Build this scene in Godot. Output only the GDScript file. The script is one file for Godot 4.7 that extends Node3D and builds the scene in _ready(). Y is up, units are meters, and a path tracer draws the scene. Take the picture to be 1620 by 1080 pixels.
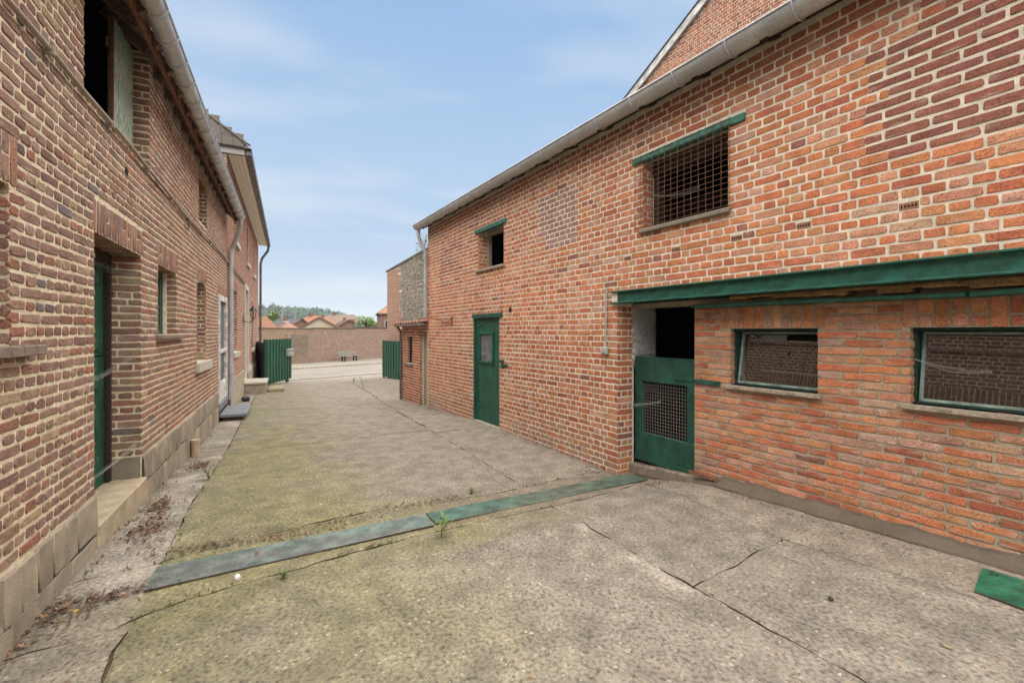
extends Node3D
# A farmyard lane between two brick barns. Units are metres, y is up.
# Ground positions are given along (t) and across (q) the axis of the yard.

var rng := RandomNumberGenerator.new()
var M := {}
var wob := FastNoiseLite.new()
var eye := Vector3(0, 1.6, 0)
const AX := Vector2(-0.4838, 0.8752)
const RX := Vector2(0.8752, 0.4838)


# ------------------------------------------------------------------ mesh building
class Shape:
	var v := PackedVector3Array()
	var n := PackedVector3Array()
	var c := PackedColorArray()
	var i := PackedInt32Array()

	func quad(a: Vector3, b: Vector3, d: Vector3, e: Vector3, col := Color.WHITE) -> void:  # counter-clockwise seen from outside
		var nn := (b - a).cross(e - a)
		if nn.length_squared() < 1e-14:
			nn = (d - b).cross(e - b)
		nn = nn.normalized()
		var k := v.size()
		for p in [a, b, d, e]:
			v.append(p)
			n.append(nn)
			c.append(col)
		i.append_array(PackedInt32Array([k, k + 2, k + 1, k, k + 3, k + 2]))

	func tri(a: Vector3, b: Vector3, d: Vector3, col := Color.WHITE) -> void:
		var nn := (b - a).cross(d - a).normalized()
		var k := v.size()
		for p in [a, b, d]:
			v.append(p)
			n.append(nn)
			c.append(col)
		i.append_array(PackedInt32Array([k, k + 2, k + 1]))

	# box with chamfered edges, in the frame xf
	func box(xf: Transform3D, s: Vector3, bev := 0.004, col := Color.WHITE) -> void:
		var h := s * 0.5
		bev = minf(bev, minf(h.x, minf(h.y, h.z)) * 0.6)
		var q := func(ax: int, sx: float, sy: float, sz: float) -> Vector3:
			var p := Vector3(sx * h.x, sy * h.y, sz * h.z)
			if ax != 0: p.x -= sx * bev
			if ax != 1: p.y -= sy * bev
			if ax != 2: p.z -= sz * bev
			return xf * p
		for s1 in [-1.0, 1.0]:
			_q(q.call(0, s1, -1, -1), q.call(0, s1, 1, -1), q.call(0, s1, 1, 1), q.call(0, s1, -1, 1), s1 > 0, col)
			_q(q.call(1, -1, s1, -1), q.call(1, -1, s1, 1), q.call(1, 1, s1, 1), q.call(1, 1, s1, -1), s1 > 0, col)
			_q(q.call(2, -1, -1, s1), q.call(2, 1, -1, s1), q.call(2, 1, 1, s1), q.call(2, -1, 1, s1), s1 > 0, col)
		if bev <= 0.0:
			return
		for a in [-1.0, 1.0]:
			for b in [-1.0, 1.0]:
				_q(q.call(0, a, b, -1), q.call(1, a, b, -1), q.call(1, a, b, 1), q.call(0, a, b, 1), a * b > 0, col)
				_q(q.call(1, -1, a, b), q.call(2, -1, a, b), q.call(2, 1, a, b), q.call(1, 1, a, b), a * b > 0, col)
				_q(q.call(2, a, -1, b), q.call(0, a, -1, b), q.call(0, a, 1, b), q.call(2, a, 1, b), a * b > 0, col)
				for d in [-1.0, 1.0]:
					var p0: Vector3 = q.call(0, a, b, d)
					var p1: Vector3 = q.call(1, a, b, d)
					var p2: Vector3 = q.call(2, a, b, d)
					if a * b * d > 0: tri(p0, p1, p2, col)
					else: tri(p0, p2, p1, col)

	func _q(a: Vector3, b: Vector3, d: Vector3, e: Vector3, keep: bool, col: Color) -> void:
		if keep: quad(a, b, d, e, col)
		else: quad(a, e, d, b, col)

	func bx(x0: float, x1: float, y0: float, y1: float, z0: float, z1: float, bev := 0.004, col := Color.WHITE) -> void:
		box(Transform3D(Basis(), Vector3((x0 + x1) / 2, (y0 + y1) / 2, (z0 + z1) / 2)), Vector3(x1 - x0, y1 - y0, z1 - z0), bev, col)

	# a beam of rectangular section from a to b
	func bar(a: Vector3, b: Vector3, w: float, h: float, bev := 0.004, col := Color.WHITE) -> void:
		var x := (b - a).normalized()
		var up := Vector3.UP if absf(x.y) < 0.95 else Vector3(0, 0, 1)
		var z := x.cross(up).normalized()
		box(Transform3D(Basis(x, z.cross(x), z), (a + b) / 2), Vector3(a.distance_to(b), h, w), bev, col)

	# swept tube through points, smooth
	func tube(pts: Array, r: float, sides := 8, caps := true, col := Color.WHITE, taper := 1.0) -> void:
		var k0 := v.size()
		var m := pts.size()
		var up := Vector3.UP
		for j in m:
			var t: Vector3 = (pts[mini(j + 1, m - 1)] - pts[maxi(j - 1, 0)]).normalized()
			if absf(t.dot(up)) > 0.98: up = Vector3(0.3, 0.1, 1).normalized()
			var s := t.cross(up).normalized()
			var u := s.cross(t).normalized()
			up = u
			var rr := r * lerpf(1.0, taper, float(j) / maxf(1, m - 1))
			for a in sides:
				var d := s * cos(TAU * a / sides) + u * sin(TAU * a / sides)
				v.append(pts[j] + d * rr)
				n.append(d)
				c.append(col)
		for j in m - 1:
			for a in sides:
				var p := k0 + j * sides + a
				var p2 := k0 + j * sides + (a + 1) % sides
				i.append_array(PackedInt32Array([p, p2, p + sides, p2, p2 + sides, p + sides]))
		if caps:
			for e in [0, m - 1]:
				var kk := v.size()
				var t: Vector3 = (pts[1] - pts[0] if e == 0 else pts[m - 1] - pts[m - 2]).normalized() * (-1.0 if e == 0 else 1.0)
				v.append(pts[e]); n.append(t); c.append(col)
				for a in sides:
					v.append(v[k0 + e * sides + a]); n.append(t); c.append(col)
				for a in sides:
					if e == 0: i.append_array(PackedInt32Array([kk, kk + 1 + (a + 1) % sides, kk + 1 + a]))
					else: i.append_array(PackedInt32Array([kk, kk + 1 + a, kk + 1 + (a + 1) % sides]))

	# closed lathe around y
	func lathe(xf: Transform3D, prof: Array, sides := 12, col := Color.WHITE) -> void:
		for j in prof.size() - 1:
			for a in sides:
				var a0 := TAU * a / sides
				var a1 := TAU * (a + 1) / sides
				var p0: Vector2 = prof[j]
				var p1: Vector2 = prof[j + 1]
				quad(xf * Vector3(p0.x * cos(a0), p0.y, -p0.x * sin(a0)), xf * Vector3(p0.x * cos(a1), p0.y, -p0.x * sin(a1)), xf * Vector3(p1.x * cos(a1), p1.y, -p1.x * sin(a1)), xf * Vector3(p1.x * cos(a0), p1.y, -p1.x * sin(a0)), col)

	# open profile (list of Vector2 in the plane u, w) swept straight from a along dir
	func sweep(prof: Array, a: Vector3, u: Vector3, w: Vector3, dir: Vector3, col := Color.WHITE, smooth := true) -> void:
		var m := prof.size()
		var k0 := v.size()
		if not smooth:
			for j in m - 1:
				var p0: Vector3 = a + u * prof[j].x + w * prof[j].y
				var p1: Vector3 = a + u * prof[j + 1].x + w * prof[j + 1].y
				quad(p0, p1, p1 + dir, p0 + dir, col)
			return
		for j in m:
			var t: Vector2 = prof[mini(j + 1, m - 1)] - prof[maxi(j - 1, 0)]
			var nn := (u * t.x + w * t.y).cross(dir).normalized()
			for e in 2:
				v.append(a + u * prof[j].x + w * prof[j].y + dir * e)
				n.append(nn)
				c.append(col)
		for j in m - 1:
			var p := k0 + j * 2
			i.append_array(PackedInt32Array([p, p + 3, p + 2, p, p + 1, p + 3]))

	# a brick or stone: rounded uneven face proud of the wall, back buried in the mortar. f: frame of the face centre (x along, y up, z out)
	func brick(f: Transform3D, w: float, h: float, proud: float, rough: float, col: Color, r: RandomNumberGenerator, deep := -0.012, soft := 1.0, bloom := 0.04) -> void:
		var hx := w / 2
		var hy := h / 2
		var cr := minf((0.0035 + r.randf() * 0.005) * soft, minf(hx, hy) * 0.55)
		var o := [
			Vector2(-hx + cr, -hy), Vector2(r.randf_range(-0.3, 0.3) * hx, -hy), Vector2(hx - cr, -hy), Vector2(hx, -hy + cr), Vector2(hx, hy - cr),
			Vector2(hx - cr * 1.2, hy), Vector2(r.randf_range(-0.3, 0.3) * hx, hy), Vector2(-hx + cr, hy), Vector2(-hx, hy - cr), Vector2(-hx, -hy + cr * 1.1)]
		var k := v.size()
		var inset := minf(0.0032 * soft, minf(hx, hy) * 0.3)
		var tx := r.randf_range(-1, 1) * rough * 0.6
		var ty := r.randf_range(-1, 1) * rough * 0.6
		v.append(f * Vector3(0, 0, proud + r.randf_range(-0.3, 0.6) * rough))
		n.append(f.basis.z)
		c.append(col)
		var ring := PackedVector2Array()
		for p: Vector2 in o:
			ring.append(p + Vector2(r.randf_range(-1, 1), r.randf_range(-1, 1)) * rough)
		for p in ring:
			var d := Vector2(p.x / hx, p.y / hy)
			var dn := p.normalized()
			var g: float = r.randf_range(0.9, 1.06)
			v.append(f * Vector3(p.x - signf(p.x) * inset, p.y - signf(p.y) * inset, proud + tx * d.x + ty * d.y + r.randf_range(-0.5, 0.5) * rough))
			n.append((f.basis * Vector3(dn.x * 0.04 + r.randf_range(-0.07, 0.07), dn.y * 0.05 + r.randf_range(-0.07, 0.07), 1)).normalized())
			var cc := Color(col.r * g, col.g * g, col.b * g)
			if r.randf() < bloom: cc = cc.lerp(Color(0.62, 0.50, 0.40), r.randf_range(0.3, 0.8))
			c.append(cc)
		for p in ring:
			var dn := Vector2(p.x / hx * 0.6, p.y / hy).normalized()
			v.append(f * Vector3(p.x, p.y, proud * 0.4))
			n.append((f.basis * Vector3(dn.x, dn.y, 0.55)).normalized())
			c.append(Color(col.r * 0.97, col.g * 0.97, col.b * 0.97))
		for p in ring:
			v.append(f * Vector3(p.x, p.y, deep))
			n.append((f.basis * Vector3(p.x / hx * 0.6, p.y / hy, 0)).normalized())
			c.append(col)
		for j in 10:
			var j2 := (j + 1) % 10
			i.append_array(PackedInt32Array([k, k + 1 + j2, k + 1 + j]))
			for lay in 2:
				var a := k + 1 + lay * 10
				i.append_array(PackedInt32Array([a + j, a + j2, a + 10 + j, a + j2, a + 10 + j2, a + 10 + j]))

	func plain_brick(f: Transform3D, w: float, h: float, proud: float, col: Color) -> void:
		var hx := w / 2
		var hy := h / 2
		var b := 0.004
		var p := [f * Vector3(-hx + b, -hy + b, proud), f * Vector3(hx - b, -hy + b, proud), f * Vector3(hx - b, hy - b, proud), f * Vector3(-hx + b, hy - b, proud)]
		var o := [f * Vector3(-hx, -hy, -0.004), f * Vector3(hx, -hy, -0.004), f * Vector3(hx, hy, -0.004), f * Vector3(-hx, hy, -0.004)]
		quad(p[0], p[1], p[2], p[3], col)
		for j in 4:
			quad(o[j], o[(j + 1) % 4], p[(j + 1) % 4], p[j], col)

	func mesh() -> ArrayMesh:
		var arr := []
		arr.resize(Mesh.ARRAY_MAX)
		arr[Mesh.ARRAY_VERTEX] = v
		arr[Mesh.ARRAY_NORMAL] = n
		arr[Mesh.ARRAY_COLOR] = c
		arr[Mesh.ARRAY_INDEX] = i
		var m := ArrayMesh.new()
		m.add_surface_from_arrays(Mesh.PRIMITIVE_TRIANGLES, arr)
		return m


func put(s: Shape, called: String, mat: Material, parent: Node3D) -> MeshInstance3D:
	var o := MeshInstance3D.new()
	o.name = called
	o.mesh = s.mesh()
	o.material_override = mat
	parent.add_child(o, true)
	return o


func thing(called: String, label: String, category: String, xf := Transform3D(), group := "") -> Node3D:
	var o := Node3D.new()
	o.name = called
	o.transform = xf
	add_child(o, true)
	tag(o, label, category, group)
	return o


func tag(o: Node, label: String, category: String, group := "") -> void:
	o.set_meta("label", label)
	o.set_meta("category", category)
	if group: o.set_meta("group", group)


func structure(o: Node, label := "") -> Node:
	o.set_meta("kind", "structure")
	if label: o.set_meta("label", label)
	return o


func stuff(o: Node) -> Node:
	o.set_meta("kind", "stuff")
	return o


# ------------------------------------------------------------------ colours and textures
func lin(r: float, g: float, b: float) -> Color:  # sRGB 0..255 to a linear vertex colour
	return Color(r / 255.0, g / 255.0, b / 255.0).srgb_to_linear()


func srgb(r: float, g: float, b: float) -> Color:
	return Color(r / 255.0, g / 255.0, b / 255.0)


func noise_bytes(size: int, freq: float, oct: int, sd: int, kind := FastNoiseLite.TYPE_SIMPLEX_SMOOTH) -> PackedByteArray:
	var f := FastNoiseLite.new()
	f.noise_type = kind
	f.frequency = freq
	f.fractal_octaves = oct
	f.seed = sd
	var im := f.get_seamless_image(size, size, false, false, 0.15)
	im.convert(Image.FORMAT_L8)
	return im.get_data()


func tex_rgb(size: int, data: PackedByteArray) -> ImageTexture:
	return ImageTexture.create_from_image(Image.create_from_data(size, size, false, Image.FORMAT_RGB8, data))


func tex_l(size: int, data: PackedByteArray) -> ImageTexture:
	return ImageTexture.create_from_image(Image.create_from_data(size, size, false, Image.FORMAT_L8, data))


var T := {}


func make_textures() -> void:
	# burnt clay: speckled grain that multiplies the brick colour, and its relief
	var n := 512
	var a := noise_bytes(n, 0.012, 4, 3)
	var b := noise_bytes(n, 0.09, 3, 5)
	var e := noise_bytes(n, 0.25, 2, 8)
	var rgbd := PackedByteArray()
	rgbd.resize(n * n * 3)
	var hd := PackedByteArray()
	hd.resize(n * n)
	for k in n * n:
		var av := a[k] / 255.0
		var bv := b[k] / 255.0
		var ev := e[k] / 255.0
		var g := 0.66 + 0.22 * av + 0.24 * (bv - 0.2) + 0.30 * (ev - 0.5)
		if bv < 0.34: g -= (0.34 - bv) * 1.0
		var pale := clampf((av * 0.5 + bv * 0.5 - 0.62) * 3.0, 0, 1) * 0.35
		g = clampf(g, 0.25, 1)
		rgbd[k * 3] = int(255 * lerpf(g, 0.95, pale * 0.4))
		rgbd[k * 3 + 1] = int(255 * lerpf(g, 0.97, pale * 0.7))
		rgbd[k * 3 + 2] = int(255 * lerpf(g, 0.97, pale * 0.85))
		hd[k] = int(255 * clampf(0.3 * av + 0.45 * bv + 0.25 * ev, 0, 1))
	T.clay = tex_rgb(n, rgbd)
	T.clay_h = tex_l(n, hd)
	# concrete with exposed gravel, tile of 2 m
	n = 1024
	a = noise_bytes(n, 0.006, 5, 11)
	b = noise_bytes(n, 0.06, 4, 12)
	e = noise_bytes(n, 0.3, 2, 13)
	var stone := PackedByteArray()  # 0 none, else tone index
	stone.resize(n * n)
	var sh := PackedByteArray()
	sh.resize(n * n)
	rng.seed = 77
	for j in 10000:
		var cx := rng.randi_range(0, n - 1)
		var cy := rng.randi_range(0, n - 1)
		if a[cy * n + cx] < 60 + rng.randi_range(0, 90): continue
		var r := 1.0 + pow(rng.randf(), 3.6) * 5.5
		var asp := rng.randf_range(0.6, 1.0)
		var th := rng.randf() * TAU
		var tone := rng.randi_range(1, 7)
		var ri := int(ceil(r))
		for dy in range(-ri, ri + 1):
			for dx in range(-ri, ri + 1):
				var u := dx * cos(th) + dy * sin(th)
				var w := (-dx * sin(th) + dy * cos(th)) / asp
				var d := (u * u + w * w) / (r * r)
				if d < 1.0:
					var k := posmod(cy + dy, n) * n + posmod(cx + dx, n)
					stone[k] = tone
					sh[k] = int(110 + 145 * sqrt(1.0 - d) * minf(1.0, r / 3.0))
	var tones := [Vector3.ZERO, Vector3(0.86, 0.80, 0.70), Vector3(0.72, 0.66, 0.57), Vector3(0.46, 0.44, 0.42), Vector3(0.80, 0.70, 0.55), Vector3(0.62, 0.58, 0.52), Vector3(0.9, 0.88, 0.83), Vector3(0.58, 0.47, 0.36)]
	rgbd.resize(n * n * 3)
	hd.resize(n * n)
	for k in n * n:
		var av := a[k] / 255.0
		var bv := b[k] / 255.0
		var ev := e[k] / 255.0
		var g := 0.56 + 0.16 * av + 0.26 * (bv - 0.5) + 0.21 * (ev - 0.5)
		var col := Vector3(g, g * 0.955, g * 0.89)
		if bv < 0.36: col *= 1.0 - (0.36 - bv) * 0.9
		if stone[k] > 0:
			col = col.lerp(tones[stone[k]], 0.6)
		rgbd[k * 3] = int(255 * clampf(col.x, 0, 1))
		rgbd[k * 3 + 1] = int(255 * clampf(col.y, 0, 1))
		rgbd[k * 3 + 2] = int(255 * clampf(col.z, 0, 1))
		hd[k] = int(clampf(60 * bv + 40 * ev + sh[k] * 0.55, 0, 255))
	T.concrete = tex_rgb(n, rgbd)
	T.concrete_h = tex_l(n, hd)
	# sandy lime mortar
	n = 512
	a = noise_bytes(n, 0.01, 4, 21)
	b = noise_bytes(n, 0.12, 4, 22)
	rgbd.resize(n * n * 3)
	hd.resize(n * n)
	for k in n * n:
		var g := 0.80 + 0.18 * (a[k] / 255.0) + 0.16 * (b[k] / 255.0 - 0.5)
		rgbd[k * 3] = int(255 * clampf(g, 0, 1))
		rgbd[k * 3 + 1] = int(255 * clampf(g * 0.985, 0, 1))
		rgbd[k * 3 + 2] = int(255 * clampf(g * 0.96, 0, 1))
		hd[k] = b[k]
	T.mortar = tex_rgb(n, rgbd)
	T.mortar_h = tex_l(n, hd)
	# worn paint or metal: broad faded patches, drips, small chips
	a = noise_bytes(n, 0.008, 5, 31)
	b = noise_bytes(n, 0.05, 4, 32)
	e = noise_bytes(n, 0.2, 2, 33)
	for k in n * n:
		var g := 0.60 + 0.42 * (a[k] / 255.0) + 0.22 * (b[k] / 255.0 - 0.5)
		var chip := clampf((e[k] / 255.0 * 0.5 + b[k] / 255.0 * 0.3 + a[k] / 255.0 * 0.2 - 0.615) * 9.0, 0, 1) * 1.5
		rgbd[k * 3] = int(255 * clampf(lerpf(g, 1.0, chip * 0.5), 0, 1))
		rgbd[k * 3 + 1] = int(255 * clampf(lerpf(g, 0.97, chip * 0.5), 0, 1))
		rgbd[k * 3 + 2] = int(255 * clampf(lerpf(g, 0.93, chip * 0.5), 0, 1))
		hd[k] = int(clampf(b[k] * 0.5 + e[k] * 0.5, 0, 255))
	T.paint = tex_rgb(n, rgbd)
	T.paint_h = tex_l(n, hd)
	# wood: grain stretched along v by the material's scale
	a = noise_bytes(n, 0.02, 4, 41)
	b = noise_bytes(n, 0.1, 3, 42)
	for k in n * n:
		var g := 0.55 + 0.45 * (a[k] / 255.0) + 0.3 * (b[k] / 255.0 - 0.5)
		rgbd[k * 3] = int(255 * clampf(g, 0, 1))
		rgbd[k * 3 + 1] = int(255 * clampf(g * 0.97, 0, 1))
		rgbd[k * 3 + 2] = int(255 * clampf(g * 0.93, 0, 1))
		hd[k] = int(clampf(a[k] * 0.6 + b[k] * 0.4, 0, 255))
	T.wood = tex_rgb(n, rgbd)
	T.wood_h = tex_l(n, hd)


func mat(albedo: Color, tex := "", tile := 1.0, rough := 0.85, bump := 0.0, vcol := false, stretch := Vector3.ONE) -> StandardMaterial3D:
	var m := StandardMaterial3D.new()
	m.albedo_color = albedo
	m.roughness = rough
	m.vertex_color_use_as_albedo = vcol
	if tex:
		m.albedo_texture = T[tex]
		m.uv1_triplanar = true
		m.uv1_world_triplanar = true
		m.uv1_triplanar_sharpness = 4.0
		m.uv1_scale = stretch / tile
		if bump > 0.0:
			m.heightmap_enabled = true
			m.heightmap_texture = T[tex + "_h"]
			m.heightmap_scale = bump
	return m


func make_materials() -> void:
	M.brick = mat(Color.WHITE, "clay", 0.75, 0.92, 0.45, true)
	M.brick_far = mat(Color.WHITE, "clay", 0.9, 0.9, 0.0, true)
	M.mortar_sand = mat(srgb(242, 235, 220), "mortar", 0.5, 0.95, 0.4)
	M.mortar_buff = mat(srgb(248, 236, 210), "mortar", 0.45, 0.95, 0.6)
	M.mortar_grey = mat(srgb(178, 168, 150), "mortar", 0.5, 0.95, 0.6)
	M.concrete = mat(Color.WHITE, "concrete", 1.9, 0.92, 0.32, true)
	M.render = mat(Color.WHITE, "mortar", 1.1, 0.95, 0.18, true)
	M.soil = mat(srgb(104, 92, 70), "mortar", 0.7, 1.0, 0.5)
	M.stable_green = mat(srgb(30, 88, 72), "paint", 0.9, 0.55, 0.12, false, Vector3(1, 0.5, 1))
	M.beam_green = mat(srgb(36, 104, 88), "paint", 0.5, 0.5, 0.1)
	M.dark_green = mat(srgb(22, 94, 72), "paint", 0.6, 0.55, 0.12, false, Vector3(1, 0.4, 1))
	M.frame_green = mat(srgb(20, 66, 54), "paint", 0.5, 0.6)
	M.sash_green = mat(srgb(150, 172, 160), "paint", 0.4, 0.7)
	M.teal = mat(srgb(62, 132, 116), "paint", 0.4, 0.6, 0.15)
	M.gate_green = mat(srgb(22, 94, 68), "paint", 1.6, 0.45, 0.05, false, Vector3(1, 0.4, 1))
	M.plate = mat(Color.WHITE, "paint", 0.8, 0.6, 0.12, true)
	M.zinc = mat(srgb(200, 207, 216), "mortar", 1.8, 0.36, 0.0)
	M.zinc.metallic = 0.25
	M.zinc_dark = mat(srgb(120, 120, 118), "paint", 1.2, 0.5, 0.05)
	M.zinc_dark.metallic = 0.3
	M.pipe_grey = mat(srgb(176, 166, 154), "mortar", 0.3, 0.8)
	M.rust = mat(srgb(140, 98, 76), "paint", 0.2, 0.85, 0.2)
	M.red_iron = mat(srgb(172, 92, 76), "paint", 0.2, 0.7)
	M.wire = mat(srgb(150, 148, 138), "", 1, 0.55)
	M.wood_dark = mat(srgb(60, 47, 38), "wood", 0.5, 0.9, 0.3, false, Vector3(1, 3, 1))
	M.rafter = mat(srgb(126, 104, 86), "wood", 0.5, 0.9, 0.3)
	M.wood_brown = mat(srgb(134, 92, 66), "wood", 0.5, 0.85, 0.3)
	M.wood_tan = mat(srgb(176, 142, 98), "wood", 0.35, 0.9, 0.8, false, Vector3(1, 3, 1))
	M.wood_grey = mat(srgb(190, 180, 166), "wood", 0.4, 0.9, 0.3)
	M.shutter = mat(srgb(190, 212, 202), "wood", 0.6, 0.8, 0.2, false, Vector3(3, 0.5, 3))
	M.cream = mat(srgb(240, 236, 226), "", 1.0, 0.8)
	M.white_paint = mat(srgb(245, 243, 238), "paint", 1.0, 0.5)
	M.white_stone = mat(srgb(206, 202, 192), "mortar", 0.5, 0.85, 0.3)
	M.limewash = mat(srgb(196, 190, 180), "mortar", 0.35, 0.95, 1.5)
	M.bluestone = mat(srgb(128, 136, 146), "mortar", 0.6, 0.6, 0.1)
	M.stone_sill = mat(srgb(150, 134, 124), "mortar", 0.4, 0.9, 0.6)
	M.cast = mat(srgb(150, 144, 132), "mortar", 0.5, 0.9, 0.6)
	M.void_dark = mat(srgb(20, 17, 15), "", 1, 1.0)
	M.inside = mat(srgb(36, 31, 28), "mortar", 0.8, 1.0)
	M.black = mat(srgb(26, 27, 28), "", 1, 0.5)
	M.plastic_grey = mat(srgb(160, 160, 156), "", 1, 0.5)
	M.bench_grey = mat(srgb(164, 164, 158), "wood", 0.6, 0.8)
	M.pvc = mat(srgb(196, 180, 150), "mortar", 0.5, 0.6)
	M.screen = mat(srgb(118, 120, 122), "paint", 0.6, 0.7)
	M.tile_brown = mat(Color.WHITE, "clay", 0.6, 0.9, 0.4, true)
	M.slate = mat(srgb(96, 98, 104), "clay", 0.8, 0.8)
	M.asphalt = mat(Color.WHITE, "concrete", 1.3, 0.95, 0.2, true)
	M.leaf = mat(Color.WHITE, "", 1, 0.8, 0, true)
	M.leaf.backlight_enabled = true
	M.leaf.backlight = Color(0.35, 0.35, 0.35)
	M.litter = mat(Color.WHITE, "", 1, 0.9, 0, true)
	M.bark = mat(srgb(88, 74, 60), "wood", 0.4, 0.95, 0.5)
	M.stone = mat(Color.WHITE, "clay", 0.3, 0.9, 0.3, true)
	var g := StandardMaterial3D.new()
	g.albedo_color = Color(0.42, 0.38, 0.36, 0.035)
	g.roughness = 0.01
	g.transparency = BaseMaterial3D.TRANSPARENCY_ALPHA
	M.glass = g
	var w := StandardMaterial3D.new()
	w.albedo_color = Color(0.9, 0.89, 0.86, 0.45)
	w.roughness = 0.9
	w.transparency = BaseMaterial3D.TRANSPARENCY_ALPHA
	M.web = w
	var d := StandardMaterial3D.new()
	d.albedo_color = Color(0.62, 0.60, 0.62, 0.62)
	d.roughness = 0.7
	d.transparency = BaseMaterial3D.TRANSPARENCY_ALPHA
	M.dusty = d


# ------------------------------------------------------------------ ground shape
func lut(x: float, p: Array) -> float:  # p: flat list x0, y0, x1, y1 ...
	if x <= p[0]: return p[1]
	var k := 0
	while k + 2 < p.size():
		if x <= p[k + 2]:
			return lerpf(p[k + 1], p[k + 3], (x - p[k]) / (p[k + 2] - p[k]))
		k += 2
	return p[k + 1]


const HL := [-5, 0.2, 2.85, 0.165, 3.9, 0.185, 5, 0.13, 7.2, 0.0, 9.8, -0.02, 12.3, -0.08, 15, -0.16, 18, -0.31, 22.2, -0.55, 30, -0.83, 40, -1.0]
const HR := [-5, 0.24, 0.9, 0.21, 2.8, 0.15, 3.3, 0.07, 3.65, 0.0, 4.3, 0.0, 7.4, 0.03, 9.9, -0.09, 13, -0.14, 18, -0.31, 22, -0.55, 30, -0.83, 40, -1.0]


func ql(t: float) -> float: return -1.11 + 0.0471 * (t - 0.615)
func qr(t: float) -> float: return 3.78 - 0.0433 * (t + 2.09)


func gy(t: float, q: float) -> float:
	var w := clampf((q - ql(t)) / (qr(t) - ql(t)), 0, 1)
	return lerpf(lut(t, HL), lut(t, HR), w)


func at(t: float, q: float, up := 0.0) -> Vector3:
	return Vector3(AX.x * t + RX.x * q, gy(t, q) + up, -(AX.y * t + RX.y * q))


func dirs(dt: float, dq: float) -> Vector3:
	return Vector3(AX.x * dt + RX.x * dq, 0, -(AX.y * dt + RX.y * dq))


const CU := [-1.3, 3.15, -0.93, 3.48, -0.59, 3.55, -0.05, 3.72, 0.42, 3.81, 0.99, 3.93, 1.44, 3.91, 1.86, 3.86, 2.3, 3.92, 2.74, 3.99, 3.28, 4.12, 3.9, 4.1]
const CV := [-1.3, 2.78, -0.68, 2.85, -0.5, 2.94, -0.1, 3.05, 0.3, 3.08, 0.9, 3.2, 1.5, 3.23, 2.22, 3.25, 2.86, 3.32, 3.4, 3.47, 4.2, 3.6]
const CJ := [-3, 2.14, 0.9, 2.14, 1.7, 2.12, 2.2, 2.12, 3.2, 2.18, 3.93, 2.32, 5, 2.36, 7.84, 2.42, 11.7, 2.63, 21.3, 3.25, 26, 3.55]
const CC := [-3, -0.62, 2.4, -0.57, 2.87, -0.57, 3.58, -0.53, 4.8, -0.52, 6.2, -0.45, 7.6, -0.39, 13.3, -0.17, 17, 0.0, 26, 0.3]
const CB := [-3, 3.36, 0.75, 3.33, 1.07, 3.27, 1.86, 3.15, 2.67, 3.27, 3.5, 3.47]


func grime(t: float, q: float) -> Color:  # lasting stains of the concrete: moss, lime, rust, dust
	var n1 := wob.get_noise_2d(t * 28, q * 40)
	var n2 := wob.get_noise_2d(t * 90 + 50, q * 90)
	var n3 := wob.get_noise_2d(t * 300, q * 300 + 9)
	var col := Vector3(0.60, 0.585, 0.555)
	var moss := clampf(1.15 - absf(q - 0.1) * 0.75, 0, 1) * smoothstep(-1, 3, t) * (1.0 - smoothstep(15, 22, t))
	if t > 2.8 and t < 4.1: moss = maxf(moss, 0.75 * (1.0 - smoothstep(1.6, 3.0, q)))
	if t < 2.9: moss = maxf(moss * 0.75, 0.95 * (1.0 - smoothstep(-0.4, 0.9, q)))
	if q < lut(t, CC): moss *= 0.35
	moss = clampf(moss * (0.55 + 0.9 * n1 + 0.5 * n2) + moss * 0.25, 0, 1)
	col = col.lerp(Vector3(0.46, 0.475, 0.235), moss * 0.76)
	if q < lut(t, CC) and t > 3.2: col = col.lerp(Vector3(0.82, 0.81, 0.81), clampf(0.45 + n2 * 1.4 + n3 * 0.9, 0, 0.95))
	if t < 3.2 and q > lut(t, CB): col = col.lerp(Vector3(0.68, 0.635, 0.58), 0.7)
	if t > 2.8 and t < 4.1 and q > lut(t, CJ) - 1.0 and t > lut(q, CV) and t < lut(q, CU): col = col.lerp(Vector3(0.47, 0.41, 0.32), 0.5)
	# lime bloom along the joint and the apron
	var dj := lut(t, CJ) - q
	if t < 2.75 and t > 0.6:
		var strip := smoothstep(0.0, 0.03, dj) * (1.0 - smoothstep(0.08, 0.15, dj + 0.05 * n3)) * clampf(0.75 + 2.6 * wob.get_noise_2d(t * 130, 77), 0, 1)
		col = col.lerp(Vector3(1, 0.98, 0.95), strip * 0.9)
	var db := lut(t, CB) - q
	if t < 2.0 and t > -1:
		col = col.lerp(Vector3(0.95, 0.92, 0.88), exp(-pow((db - 0.12) / 0.1, 2)) * clampf(0.5 + n2, 0, 1) * 0.7)
	# foot of the walls collects dirt
	var dw := minf(absf(q - ql(t)), absf(q - qr(t) if t > 3.9 else 9.0))
	col = col.lerp(Vector3(0.29, 0.26, 0.21), clampf(0.5 - dw * 3.0 + n2 * 0.4, 0, 0.6))
	# the trodden far end is dusty and paler
	col = col.lerp(Vector3(0.72, 0.695, 0.65), smoothstep(7, 20, t) * 0.75 * (1.0 - moss))
	if q > lut(t, CJ) and t > 4: col = col.lerp(Vector3(0.67, 0.635, 0.58), 0.45)
	col *= 1.0 + 0.10 * n1 + 0.10 * n2 + 0.18 * n3 + 0.17 * wob.get_noise_2d(t * 900, q * 900)
	col.x = clampf(col.x, 0.1, 1)
	col.y = clampf(col.y, 0.1, 1)
	col.z = clampf(col.z, 0.1, 1)
	return Color(col.x, col.y, col.z)


func edge(e: Variant, x: float) -> float:
	return lut(x, e) if e is Array else float(e)


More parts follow.
